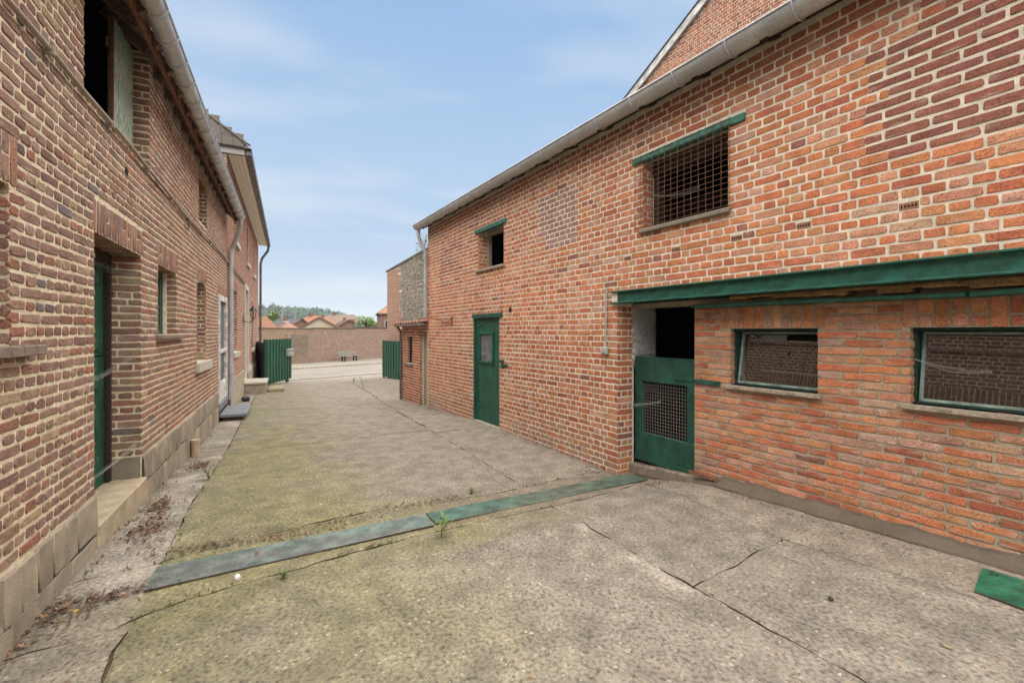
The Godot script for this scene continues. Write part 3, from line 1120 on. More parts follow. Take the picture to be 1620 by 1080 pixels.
	th.bx(2.3, 3.25, -0.3, 0.04, -0.2, 0.03, 0.012, Color(0.42, 0.4, 0.36))
	put(th, "door_step", M.render, t)
	var la := Shape.new()
	la.bx(3.29, 3.35, 1.02, 1.15, 0.0, 0.03, 0.004)
	la.bx(3.35, 3.48, 1.05, 1.09, 0.01, 0.03, 0.004)
	la.bx(3.28, 3.33, 1.12, 1.15, 0.03, 0.07, 0.004)
	put(la, "door_latch", M.stable_green, t)
	# steel beam of I section and the rotten timber behind it
	var b := Shape.new()
	b.bx(5.79, x1, 2.045, 2.06, -0.10, 0.035, 0.003)
	b.bx(5.79, x1, 1.92, 1.936, -0.10, 0.045, 0.003)
	b.bx(5.79, x1, 1.936, 2.045, -0.06, -0.005, 0.0)
	var be := put(b, "steel_beam", M.beam_green, t)
	be.set_meta("label", "green painted steel beam over the stable bay")
	b = Shape.new()
	var px := 7.2
	while px < x1:
		var y0 := 1.845 + rng.randf_range(-0.008, 0.03)
		var step := rng.randf_range(0.05, 0.22)
		b.bx(px, px + step + 0.02, y0 + 0.02, 1.918, -0.21, -0.035 - rng.randf_range(-0.012, 0.035), 0.012)
		px += step
	put(b, "rotten_timber", M.wood_tan, t)
	b = Shape.new()
	b.bar(Vector3(6.8, 1.845, -0.12), Vector3(8.72, 1.825, -0.12), 0.15, 0.03, 0.006)
	b.bar(Vector3(8.735, 1.822, -0.115), Vector3(9.6, 1.86, -0.13), 0.15, 0.032, 0.006)
	put(b, "timber_facing", M.dark_green, t)
	# stable wall behind the beam
	var z := -0.22
	var sd := Rect2(5.86, -0.2, 0.855, 2.07)
	var w1 := Rect2(7.10, 1.115, 0.735, 0.515)
	var w2 := Rect2(8.405, 1.115, 1.25, 0.515)
	var w3 := Rect2(10.3, 1.115, 1.25, 0.515)
	var sf := Transform3D(Basis(), Vector3(0, 0, z))
	var sw := put(core([sd, w1, w2, w3], 5.88, x1, -0.2, 1.918, 0.22, z), "stable_wall", M.mortar_grey, t)
	list = []
	var run := {"stretcher": 0.232, "course": 0.0615, "joint": 0.0135, "bond": "running", "wave": 0.006}
	var arcs := [Rect2(7.0, 1.63, 0.89, 0.20), Rect2(8.36, 1.63, 1.35, 0.20), Rect2(10.26, 1.63, 1.35, 0.2)]
	lay(list, sf, 6.72, x1, 0.195, 1.835, run, [sd, w1, w2, w3] + arcs, tint_b)
	for a: Rect2 in arcs:
		soldiers(list, sf, a.position.x, a.end.x, a.position.y, a.end.y, 0.083, 0.014, tint_b)
	for o: Rect2 in [w1, w2, w3]:
		lay(list, sf * jamb_frame(o.position.x, 1), 0.005, 0.09, o.position.y, o.end.y, run, [], tint_b)
	lay(list, sf * jamb_frame(6.715, -1), -0.2, -0.005, 0.15, 1.84, run, [], tint_b)
	commit_bricks(list, sw, 128, 0.005, 0.0036, true, 1.3, 0.2)
	# sloping concrete foot of the stable wall
	var ft := Shape.new()
	var n := 150
	for k in n:
		var xa := lerpf(6.0, x1, float(k) / n)
		var xb := lerpf(6.0, x1, float(k + 1) / n)
		var pr := []
		for xx in [xa, xb]:
			var g := lut(xx, [5.9, 0.0, 6.72, 0.075, 7.0, 0.15, 8.9, 0.21, 13, 0.24])
			var wv := 0.03 * wob.get_noise_2d(xx * 180, 3) + 0.012 * wob.get_noise_2d(xx * 900, 8)
			pr.append([Vector3(xx, g - 0.1, z + 0.10 + wv), Vector3(xx, g + 0.02, z + 0.085 + wv), Vector3(xx, g + 0.085 + wv, z + 0.035), Vector3(xx, g + 0.11 + wv, z - 0.02)])
		for j in 3:
			ft.quad(pr[0][j], pr[1][j], pr[1][j + 1], pr[0][j + 1], Color(0.15, 0.122, 0.095) * (1.0 + 0.45 * wob.get_noise_2d(xa * 60, j * 60) + 0.2 * wob.get_noise_2d(xa * 400, j * 90)))
	put(ft, "concrete_foot", M.render, t)
	# concrete sill below the half door
	var cs := Shape.new()
	for k in 9:
		var xa := lerpf(5.875, 6.73, k / 9.0)
		var xb := lerpf(5.875, 6.73, (k + 1) / 9.0)
		var zf := z + 0.03 + rng.randf_range(-0.012, 0.012)
		cs.bx(xa - 0.004, xb + 0.004, -0.2, lerpf(0.115, 0.19, k / 9.0) - 0.012, z - 0.3, zf, 0.014, Color(0.31, 0.265, 0.215) * rng.randf_range(0.9, 1.05))
	put(cs, "door_sill", M.render, t)
	# whitewashed stone reveal beyond the half door
	var lw := Shape.new()
	lw.bx(5.87, 5.883, 1.2, 1.92, -0.62, -0.24, 0.0)
	var reveal := put(lw, "whitewashed_reveal", M.limewash, t)
	for j in range(14, 22):
		for k in 3:
			var f := Transform3D(Basis(Vector3(0, 0, -1), Vector3.UP, Vector3(1, 0, 0)), Vector3(5.885, 0.2 + j * 0.078 + rng.randf_range(-0.01, 0.01), -0.3 - k * 0.11 + rng.randf_range(-0.02, 0.02)))
			lw = Shape.new()
			lw.brick(f, 0.125, 0.085, 0.012 + rng.randf_range(0, 0.012), 0.006, Color(0.62, 0.60, 0.57), rng, -0.03, 2.0)
			put(lw, "stone", M.stone, reveal)
	# half door with wire panel
	var hd := Shape.new()
	var zd := z - 0.03
	hd.bx(5.90, 6.70, 1.045, 1.31, zd - 0.05, zd, 0.005)
	hd.bx(5.90, 6.70, 0.15, 0.47, zd - 0.05, zd, 0.005)
	hd.bx(5.90, 6.00, 0.47, 1.045, zd - 0.05, zd - 0.001, 0.004)
	hd.bx(6.60, 6.70, 0.47, 1.045, zd - 0.05, zd - 0.001, 0.004)
	hd.bx(5.90, 6.70, 0.15, 0.20, zd, zd + 0.008, 0.003)
	hd.bx(5.895, 6.705, 1.308, 1.322, zd - 0.055, zd + 0.004, 0.003)
	var half := put(hd, "half_door", M.stable_green, t)
	put(wire_grid(6.0, 6.60, 0.47, 1.045, zd - 0.022, 0.0352, 0.0352, 0.0013, 0.0008), "wire_panel", M.wire, half)
	var st := Shape.new()
	st.bx(6.45, 6.69, 1.10, 1.135, zd, zd + 0.012, 0.003)
	st.tube([Vector3(6.71, 1.08, zd + 0.01), Vector3(6.71, 1.15, zd + 0.01)], 0.013, 8)
	st.bx(5.88, 5.97, 0.73, 0.765, zd, zd + 0.012, 0.003)
	put(st, "strap_hinge", M.stable_green, half)
	st = Shape.new()
	st.bx(6.72, 7.0, 1.09, 1.135, z + 0.006, z + 0.02, 0.003)
	for xx in [6.78, 6.9, 6.97]: st.tube([Vector3(xx, 1.112, z + 0.018), Vector3(xx, 1.112, z + 0.026)], 0.008, 6)
	put(st, "hinge_plate", M.stable_green, t)
	st = Shape.new()
	st.bx(6.69, 7.0, 0.195, 0.235, z + 0.045, z + 0.06, 0.003)
	for xx in [6.82, 6.96]: st.tube([Vector3(xx, 0.21, z + 0.058), Vector3(xx, 0.21, z + 0.067)], 0.009, 6)
	put(st, "hinge_plate", M.rust, t)
	# stable windows: green frames, glass set back, stone sill
	for o: Rect2 in [w1, w2, w3]:
		var a := o.position
		var e := o.end
		var f := Shape.new()
		f.bx(a.x, e.x, e.y - 0.02, e.y - 0.002, z - 0.15, z - 0.05, 0.003)
		f.bx(a.x, a.x + 0.017, a.y, e.y - 0.02, z - 0.15, z - 0.055, 0.003)
		f.bx(e.x - 0.02, e.x, a.y, e.y - 0.02, z - 0.15, z - 0.06, 0.003)
		f.bx(a.x + 0.017, e.x - 0.02, a.y, a.y + 0.012, z - 0.15, z - 0.055, 0.003)
		var fm := put(f, "window_frame", M.frame_green, t)
		# sash hung at its foot, tipped inwards
		var hw := (e.x - a.x) / 2 - 0.024
		var hh := e.y - a.y - 0.036
		f = Shape.new()
		f.bx(-hw, hw, 0.0, 0.022, -0.02, 0.012, 0.003)
		f.bx(-hw, -hw + 0.018, 0.022, hh, -0.02, 0.01, 0.003)
		f.bx(hw - 0.012, hw, 0.022, hh, -0.02, 0.01, 0.003)
		f.bx(-hw + 0.018, hw - 0.012, hh - 0.016, hh, -0.02, 0.01, 0.003)
		var tip := Transform3D(Basis(Vector3(1, 0, 0), -0.17), Vector3((a.x + e.x) / 2, a.y + 0.014, z - 0.075))
		var sash := put(f, "sash", M.sash_green, fm)
		sash.transform = tip
		for zz in [0.0, -0.013]:
			var g0 := Shape.new()
			g0.bx(-hw + 0.016, hw - 0.010, 0.02, hh - 0.014, zz - 0.004, zz, 0.0)
			put(g0, "pane", M.glass, fm).transform = tip
		var g := Shape.new()
		g.bx(a.x - 0.04, e.x + 0.03, a.y - 0.036, a.y, z - 0.14, z + 0.05, 0.006)
		put(g, "window_sill", M.wood_grey, t)
	# closed body of the barn: far end, rear, floor, roof
	var body := Shape.new()
	body.bx(0.0, 0.25, -0.6, 3.95, -6.0, -0.27, 0.0)
	body.bx(x1 - 0.25, x1, -0.6, 3.95, -6.0, -0.27, 0.0)
	body.bx(0.0, x1, -0.6, 3.95, -6.25, -6.0, 0.0)
	for xe in [0.12, x1 - 0.12]:
		body.quad(Vector3(xe, 3.95, -0.1), Vector3(xe, 3.95, -3.04), Vector3(xe, 5.36, -3.04), Vector3(xe, 4.08, -0.1))
		body.quad(Vector3(xe, 3.95, -3.04), Vector3(xe, 3.95, -6.1), Vector3(xe, 4.06, -6.1), Vector3(xe, 5.36, -3.04))
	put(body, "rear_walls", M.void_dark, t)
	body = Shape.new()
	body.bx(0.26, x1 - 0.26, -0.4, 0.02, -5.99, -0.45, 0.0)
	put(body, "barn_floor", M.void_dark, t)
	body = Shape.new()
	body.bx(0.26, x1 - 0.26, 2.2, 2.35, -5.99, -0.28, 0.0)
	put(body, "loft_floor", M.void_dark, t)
	var roof := Shape.new()
	roof.bar(Vector3(-0.12, 4.055, 0.10), Vector3(-0.12, 4.055, 0.10) + Vector3(x1 + 0.2, 0, 0), 0.001, 0.001)
	roof = Shape.new()
	var pitch := 0.42
	var rb := Basis(Vector3(1, 0, 0), pitch)
	roof.box(Transform3D(rb, Vector3(x1 / 2, 4.06 + tan(pitch) * 1.55, -1.45)), Vector3(x1 + 0.24, 0.05, 3.5), 0.005)
	roof.box(Transform3D(Basis(Vector3(1, 0, 0), -pitch), Vector3(x1 / 2, 4.06 + tan(pitch) * 1.55, -4.62)), Vector3(x1 + 0.24, 0.05, 3.5), 0.005)
	var rf := put(roof, "roof", M.slate, t)
	roof = Shape.new()
	roof.box(Transform3D(rb, Vector3(x1 / 2, 4.025 + tan(pitch) * 1.75, -1.75)), Vector3(x1 - 0.5, 0.01, 3.0), 0.0)
	roof.box(Transform3D(Basis(Vector3(1, 0, 0), -pitch), Vector3(x1 / 2, 4.025 + tan(pitch) * 1.55, -4.6)), Vector3(x1 - 0.5, 0.01, 3.0), 0.0)
	put(roof, "roof_underside", M.void_dark, rf)  # near-black lining added so the loft stays dark
	var xx := 0.2
	while xx < x1:
		var r := Shape.new()
		r.box(Transform3D(rb, Vector3(xx, 3.985, -0.02)), Vector3(0.065, 0.09, 0.5), 0.004)
		put(r, "rafter_end", M.wood_dark, rf)
		xx += 0.62
	var fa := Shape.new()
	fa.bx(-0.1, x1, 3.90, 4.0, 0.075, 0.095, 0.003)
	put(fa, "eaves_board", M.wood_dark, t)
	gutter(t, -0.16, x1, 3.96, 0.20, 0.097, 0.52, M.zinc)
	# down pipe at the far end, standing on the outbuilding
	var dp := Shape.new()
	dp.tube([Vector3(-0.08, 3.90, 0.19), Vector3(-0.08, 3.72, 0.19), Vector3(-0.06, 3.62, 0.16), Vector3(-0.02, 3.42, 0.08), Vector3(0.0, 3.34, 0.06), Vector3(0.0, 3.2, 0.06), Vector3(0.0, 1.93, 0.06)], 0.042, 12)
	dp.tube([Vector3(0.0, 3.30, 0.06), Vector3(0.0, 3.22, 0.06)], 0.048, 12)
	dp.tube([Vector3(0.0, 2.2, 0.06), Vector3(0.0, 2.17, 0.06)], 0.047, 12)
	put(dp, "down_pipe", M.zinc, t)
	# iron rod, socket box and its conduit
	var rod := Shape.new()
	rod.tube([Vector3(0.05, 1.90, 0.20), Vector3(0.6, 1.885, 0.12), Vector3(1.3, 1.87, 0.03), Vector3(1.33, 1.87, 0.0)], 0.011, 6)
	rod.tube([Vector3(0.05, 1.90, 0.20), Vector3(0.02, 1.87, 0.22), Vector3(0.02, 1.82, 0.22)], 0.011, 6)
	rod.tube([Vector3(0.75, 1.88, 0.105), Vector3(1.05, 1.80, 0.05), Vector3(1.3, 1.76, 0.0)], 0.009, 6)
	rod.bx(1.28, 1.36, 1.72, 1.91, 0.0, 0.015, 0.003)
	put(rod, "iron_hook", M.red_iron, t)
	var co := Shape.new()
	co.tube([Vector3(5.72, 2.12, 0.02), Vector3(5.715, 1.95, 0.02), Vector3(5.705, 1.6, 0.021), Vector3(5.70, 1.43, 0.02)], 0.010, 8)
	put(co, "conduit", M.plastic_grey, t)
	co = Shape.new()
	co.bx(5.655, 5.745, 1.34, 1.43, 0.006, 0.055, 0.012)
	co.bx(5.67, 5.73, 1.36, 1.41, 0.055, 0.062, 0.004)
	put(co, "socket_box", M.plastic_grey, t)


# ------------------------------------------------------------------ the old barn on the left
func frame_l() -> Transform3D:
	return Transform3D(Basis(Vector3(-0.4423, 0, -0.8970), Vector3.UP, Vector3(0.8970, 0, -0.4423)), Vector3(-1.27, 0, 0))


func tint_l(x: float, y: float) -> Color:
	var c := pick(P_BROWN, W_BROWN)
	if rng.randf() < clampf((x - 3.0) * 0.16, 0.0, 0.62): c = pick(P_RED, [0.15, 0.3, 0.12, 0.25, 0.05, 0.1, 0.03]).lerp(c, 0.6)
	return vary(Color(c.r * 0.93, c.g * 0.95, c.b * 0.95), 0.15)


func build_left_barn() -> void:
	var t := thing("brick_stable", "weathered brown brick barn with open hayloft and deep green doorway", "barn", frame_l())
	var x0 := -2.0
	var x1 := 10.48
	var near := Rect2(0.9, 1.54, 1.41, 0.73)
	var door := Rect2(3.32, 0.335, 1.08, 1.925)
	var small := Rect2(4.95, 1.575, 0.84, 0.69)
	var tall := Rect2(7.08, 1.17, 0.76, 1.16)
	var white := Rect2(9.18, 0.29, 1.20, 2.01)
	var loft := Rect2(3.15, 3.115, 1.51, 1.2)
	var upper := Rect2(7.23, 3.2, 0.74, 0.62)
	var ops := [near, door, small, tall, white, loft, upper]
	var wall := put(core(ops, x0, x1, -0.5, 4.16, 0.30), "wall", M.mortar_buff, t)
	var list := []
	var eng := {"stretcher": 0.2, "course": 0.0615, "joint": 0.0165, "bond": "english", "wave": 0.008, "stray": 0.1}
	var arcs := [Rect2(0.84, 2.27, 1.53, 0.235), Rect2(3.30, 2.26, 1.14, 0.215), Rect2(4.93, 2.265, 0.90, 0.225), Rect2(7.04, 2.33, 0.84, 0.22), Rect2(9.16, 2.30, 1.24, 0.2)]
	var trims := [Rect2(0.85, 1.49, 1.63, 0.05), Rect2(4.85, 1.525, 1.2, 0.05), Rect2(6.95, 1.03, 1.2, 0.14), Rect2(7.23, 3.82, 0.74, 0.12)]
	lay(list, Transform3D(), x0, x1, 0.53, 4.14, eng, ops + arcs + trims, tint_l)
	for a: Rect2 in arcs:
		soldiers(list, Transform3D(), a.position.x, a.end.x, a.position.y, a.end.y, 0.060, 0.012, tint_l)
	for o: Rect2 in [door, small, near]:
		soldiers(list, Transform3D(Basis(Vector3(1, 0, 0), Vector3(0, 0, 1), Vector3(0, -1, 0)), Vector3(0, o.end.y, 0)), o.position.x, o.end.x, -0.2, 0.0, 0.06, 0.014, tint_l)
	var jo := {"stretcher": 0.21, "course": 0.0615, "joint": 0.0145, "bond": "english", "wave": 0.004, "row": 1}
	for o: Rect2 in [near, door, small, tall, white, loft, upper]:
		var deep := 0.12 if o == loft else (0.09 if o == small else 0.22)
		lay(list, jamb_frame(o.end.x, -1), -deep, 0.0, maxf(o.position.y, 0.53), minf(o.end.y, 4.14), jo, [], tint_l)
		lay(list, jamb_frame(o.position.x, 1), 0.0, deep, maxf(o.position.y, 0.53), minf(o.end.y, 4.14), jo, [], tint_l)
	commit_bricks(list, wall, 295, 0.005, 0.0032, true, 1.25, 0.07)
	# plinth of cast blocks
	var pl := Shape.new()
	for sp in [[x0, 3.31], [4.41, x1]]:
		pl.bx(sp[0], sp[1], -0.5, 0.50, -0.05, 0.012, 0.008, Color(0.07, 0.058, 0.045))
	pl.bx(4.40, 4.46, 0.0, 0.53, -0.28, 0.0, 0.008, Color(0.33, 0.29, 0.24))
	var plinth := put(pl, "plinth", M.render, t)
	for sp in [[x0, 3.30], [4.42, 9.14]]:
		for row in 2:
			var x: float = sp[0]
			var y0 := 0.285 if row == 0 else -0.06
			var y1 := 0.522 if row == 0 else 0.28
			if row == 1 and x > 4: y0 = -0.14
			while x < sp[1] - 0.02:
				var w := rng.randf_range(0.13, 0.29)
				if sp[1] - x - w < 0.1: w = sp[1] - x
				var s := Shape.new()
				var g := rng.randf_range(0.76, 1.14)
				var cut := rng.randf_range(-0.03, 0.03)
				s.brick(Transform3D(Basis(), Vector3(x + w / 2, (y0 + y1) / 2 + cut * 0.3, 0.012)), w - 0.014, y1 - y0 - 0.012, 0.012 + rng.randf_range(-0.002, 0.003), 0.0025, Color(0.40 * g, 0.345 * g, 0.27 * g), rng, -0.01, 0.9)
				put(s, "plinth_block", M.render, plinth)
				x += w
	# doorway: step, frame, two-part green door standing ajar
	var s := Shape.new()
	s.bx(3.30, 4.43, -0.1, 0.339, -0.295, 0.035, 0.012, Color(0.52, 0.44, 0.32))
	put(s, "door_step", M.render, t)
	s = Shape.new()
	s.bx(4.345, 4.40, 0.34, 2.26, -0.30, -0.20, 0.006)
	s.bx(3.32, 4.345, 2.17, 2.26, -0.30, -0.20, 0.006)
	put(s, "door_frame", M.wood_dark, t)
	s = Shape.new()
	for k in 5:
		s.bx(3.33 + k * 0.202, 3.33 + k * 0.202 + 0.2, 1.405, 2.165, -0.275, -0.24 + 0.001 * (k % 2), 0.004)
	var dr := put(s, "door", M.dark_green, t)
	s = Shape.new()
	s.bx(3.40, 4.2, 1.46, 1.55, -0.24, -0.222, 0.004)
	s.bx(3.40, 4.2, 1.98, 2.07, -0.24, -0.222, 0.004)
	put(s, "ledge", M.dark_green, dr)
	s = Shape.new()
	for k in 5:
		s.bx(3.33 + k * 0.201, 3.33 + k * 0.201 + 0.199, 0.345, 1.395, -0.28, -0.235 + 0.001 * (k % 2), 0.004)
	dr = put(s, "door", M.dark_green, t)
	s = Shape.new()
	s.bx(3.40, 4.18, 0.5, 0.6, -0.235, -0.217, 0.004)
	s.bx(3.40, 4.18, 1.15, 1.25, -0.235, -0.217, 0.004)
	put(s, "ledge", M.dark_green, dr)
	# small window
	s = Shape.new()
	s.bx(4.86, 6.02, 1.525, 1.572, -0.22, 0.06, 0.008)
	put(s, "window_sill", M.stone_sill, t)
	s = Shape.new()
	s.bx(5.772, 5.787, 1.58, 2.262, -0.128, -0.092, 0.003)
	put(s, "plaster_reveal", M.mortar_sand, t)
	s = Shape.new()
	s.bx(5.68, 5.785, 1.575, 2.262, -0.2, -0.13, 0.004)
	s.bx(4.96, 5.03, 1.575, 2.262, -0.2, -0.125, 0.004)
	s.bx(5.03, 5.68, 2.19, 2.262, -0.2, -0.125, 0.004)
	s.bx(5.03, 5.68, 1.575, 1.64, -0.2, -0.125, 0.004)
	var wf := put(s, "window_frame", M.stable_green, t)
	s = Shape.new()
	s.bx(5.03, 5.68, 1.64, 2.19, -0.16, -0.156, 0.0)
	put(s, "pane", M.glass, wf)
	# window at the picture's edge
	s = Shape.new()
	s.bx(0.85, 2.47, 1.49, 1.53, -0.2, 0.062, 0.003)
	var ws := put(s, "window_sill", M.cast, t)
	var k := 0.85
	while k < 2.46:
		s = Shape.new()
		s.bx(k, k + 0.103, 1.487 + rng.randf_range(-0.002, 0.002), 1.538, -0.2, 0.07 + rng.randf_range(-0.003, 0.003), 0.005)
		put(s, "sill_tile", M.stone_sill, ws)
		k += 0.109
	s = Shape.new()
	s.bx(0.92, 2.30, 2.2, 2.268, -0.29, -0.23, 0.004)
	s.bx(2.24, 2.305, 1.545, 2.2, -0.29, -0.23, 0.004)
	put(s, "window_frame", M.wood_dark, t)
	# tall white framed window
	s = Shape.new()
	s.bx(6.95, 8.15, 1.03, 1.165, -0.24, 0.055, 0.006)
	put(s, "window_sill", M.white_stone, t)
	s = Shape.new()
	s.bx(7.09, 7.16, 1.17, 2.325, -0.27, -0.20, 0.004)
	s.bx(7.76, 7.835, 1.17, 2.325, -0.27, -0.19, 0.004)
	s.bx(7.16, 7.76, 2.25, 2.325, -0.27, -0.20, 0.004)
	s.bx(7.16, 7.76, 1.17, 1.235, -0.27, -0.20, 0.004)
	s.bx(7.43, 7.49, 1.235, 2.25, -0.27, -0.20, 0.004)
	wf = put(s, "window_frame", M.white_paint, t)
	s = Shape.new()
	s.bx(7.16, 7.76, 1.235, 2.25, -0.24, -0.235, 0.0)
	put(s, "pane", M.glass, wf)
	s = Shape.new()  # shallow arch under the soldier course
	for j in 8:
		var xa := 7.08 + 0.76 * j / 8.0
		var dx := (j + 0.5) / 8.0 * 2.0 - 1.0
		s.bx(xa, xa + 0.095, 2.335 - 0.055 * dx * dx, 2.345, -0.2, 0.004, 0.0)
	put(s, "window_arch", M.mortar_grey, t)
	# white screen door
	s = Shape.new()
	s.bx(9.18, 9.30, 0.30, 2.29, -0.06, 0.03, 0.006)
	s.bx(10.26, 10.38, 0.30, 2.29, -0.06, 0.03, 0.006)
	s.bx(9.30, 10.26, 2.18, 2.29, -0.06, 0.03, 0.006)
	s.bx(9.30, 10.26, 1.20, 1.27, -0.06, 0.025, 0.006)
	s.bx(9.30, 10.26, 0.30, 0.66, -0.06, 0.02, 0.006)
	var wd := put(s, "screen_door", M.white_paint, t)
	s = Shape.new()
	s.bx(9.30, 10.26, 0.66, 2.18, -0.03, -0.02, 0.0)
	put(s, "screen", M.screen, wd)
	s = Shape.new()
	s.bx(9.14, 10.42, 0.16, 0.29, -0.25, 0.04, 0.008)
	put(s, "threshold", M.bluestone, t)
	# hayloft: weathered shutter leaf standing in the right half
	s = Shape.new()
	s.bx(4.16, 4.60, 3.25, 3.33, -0.175, -0.151, 0.003)
	s.bx(4.16, 4.60, 3.90, 3.98, -0.175, -0.151, 0.003)
	var sh := put(s, "shutter", M.shutter, t)
	for j in 4:
		s = Shape.new()
		s.bx(4.13 + j * 0.125, 4.13 + j * 0.125 + 0.121, 3.13 + rng.randf_range(-0.01, 0.01), 4.14, -0.15, -0.118 + 0.003 * (j % 2), 0.004)
		put(s, "plank", M.shutter, sh)
	s = Shape.new()
	s.bx(4.115, 4.13, 3.13, 4.14, -0.138, -0.112, 0.003)
	put(s, "shutter_edge", M.wood_brown, sh)
	s = Shape.new()
	s.bx(3.15, 3.62, 3.115, 3.16, -0.28, -0.14, 0.01)
	put(s, "loft_sill", M.wood_brown, t)
	s = Shape.new()
	s.bx(7.20, 8.0, 3.82, 3.93, -0.28, 0.004, 0.006)
	put(s, "lintel", M.wood_tan, t)
	s = Shape.new()
	s.bx(7.24, 7.96, 3.2, 3.82, -0.29, -0.27, 0.0)
	put(s, "boarded_window", M.wood_dark, t)
	# pipe along the wall with clips
	s = Shape.new()
	var pts := []
	for j in 28:
		var x := lerpf(x0, x1, j / 27.0)
		pts.append(Vector3(x, 3.065 - 0.05 * exp(-pow((x - 6.3) / 1.6, 2)) + 0.006 * sin(j * 2.1), 0.03))
	s.tube(pts, 0.014, 8)
	var pipe := put(s, "wall_pipe", M.pipe_grey, t)
	for j in 14:
		var p: Vector3 = pts[j * 2]
		s = Shape.new()
		s.bx(p.x - 0.012, p.x + 0.012, p.y - 0.03, p.y + 0.022, 0.0, 0.05, 0.004)
		put(s, "pipe_clip", M.pipe_grey, pipe)
	s = Shape.new()
	s.tube([Vector3(6.28, 3.02, 0.03), Vector3(6.29, 2.94, 0.035), Vector3(6.27, 2.86, 0.03)], 0.006, 5)
	put(s, "loose_wire", M.black, t)
	s = Shape.new()
	s.tube([Vector3(3.98, 2.86, 0.007), Vector3(3.98, 2.86, -0.02)], 0.034, 10)
	put(s, "vent_hole", M.void_dark, t)
	# eaves: rafters, brown board, gutter, roof
	var pitch := 0.70
	var rb := Basis(Vector3(1, 0, 0), pitch)
	var roof := Shape.new()
	roof.box(Transform3D(rb, Vector3((x0 + x1) / 2, 4.165 + tan(pitch) * 3.02, -2.85)), Vector3(x1 - x0 + 0.1, 0.06, 8.06), 0.005)
	var rf := put(roof, "roof", M.wood_dark, t)
	var ti := Shape.new()
	ti.box(Transform3D(rb, Vector3((x0 + x1) / 2, 4.235 + tan(pitch) * 3.05, -2.85)), Vector3(x1 - x0 + 0.14, 0.05, 8.12), 0.005, Color(0.11, 0.09, 0.08))
	put(ti, "tiling", M.tile_brown, rf)
	var x := x0 + 0.1
	while x < x1:
		var r := Shape.new()
		r.box(Transform3D(rb, Vector3(x, 4.10, -0.02)), Vector3(0.07, 0.085, 0.62), 0.004)
		put(r, "rafter_end", M.rafter, rf)
		x += 0.42
	var fa := Shape.new()
	fa.bx(x0, x1, 3.855, 3.985, 0.15, 0.175, 0.003)
	put(fa, "eaves_board", M.wood_brown, t)
	gutter(t, x0, x1 - 0.1, 3.985, 0.262, 0.078, 0.36, M.zinc)
	# down pipe at the end of the gutter
	var dp := Shape.new()
	dp.tube([Vector3(10.30, 3.92, 0.262), Vector3(10.32, 3.82, 0.262), Vector3(10.4, 3.7, 0.24), Vector3(10.62, 3.42, 0.11), Vector3(10.66, 3.32, 0.07), Vector3(10.66, 3.2, 0.065), Vector3(10.66, 0.05, 0.065)], 0.047, 12)
	for y in [3.3, 2.2, 1.5, 1.2, 0.75]:
		dp.tube([Vector3(10.66, y + 0.02, 0.065), Vector3(10.66, y - 0.02, 0.065)], 0.053, 12)
	put(dp, "down_pipe", M.zinc, t)
	# closed body
	var body := Shape.new()
	body.bx(x0, x0 + 0.25, -0.5, 4.1, -5.5, -0.31, 0.0)
	body.bx(x1 - 0.25, x1 - 0.01, -0.5, 4.1, -5.5, -0.31, 0.0)
	body.bx(x0, x1, -0.5, 8.9, -5.75, -5.5, 0.0)
	for xe in [x0 + 0.2, x1 - 0.2]:
		body.quad(Vector3(xe, 4.1, -0.3), Vector3(xe, 4.1, -5.5), Vector3(xe, 8.9, -5.5), Vector3(xe, 4.53, -0.3))
	put(body, "rear_walls", M.void_dark, t)
	body = Shape.new()
	body.bx(x0 + 0.26, x1 - 0.26, -0.4, 0.1, -5.49, -0.35, 0.0)
	body.bx(x0 + 0.26, x1 - 0.26, 2.75, 2.9, -5.49, -0.31, 0.0)
	put(body, "barn_floor", M.void_dark, t)


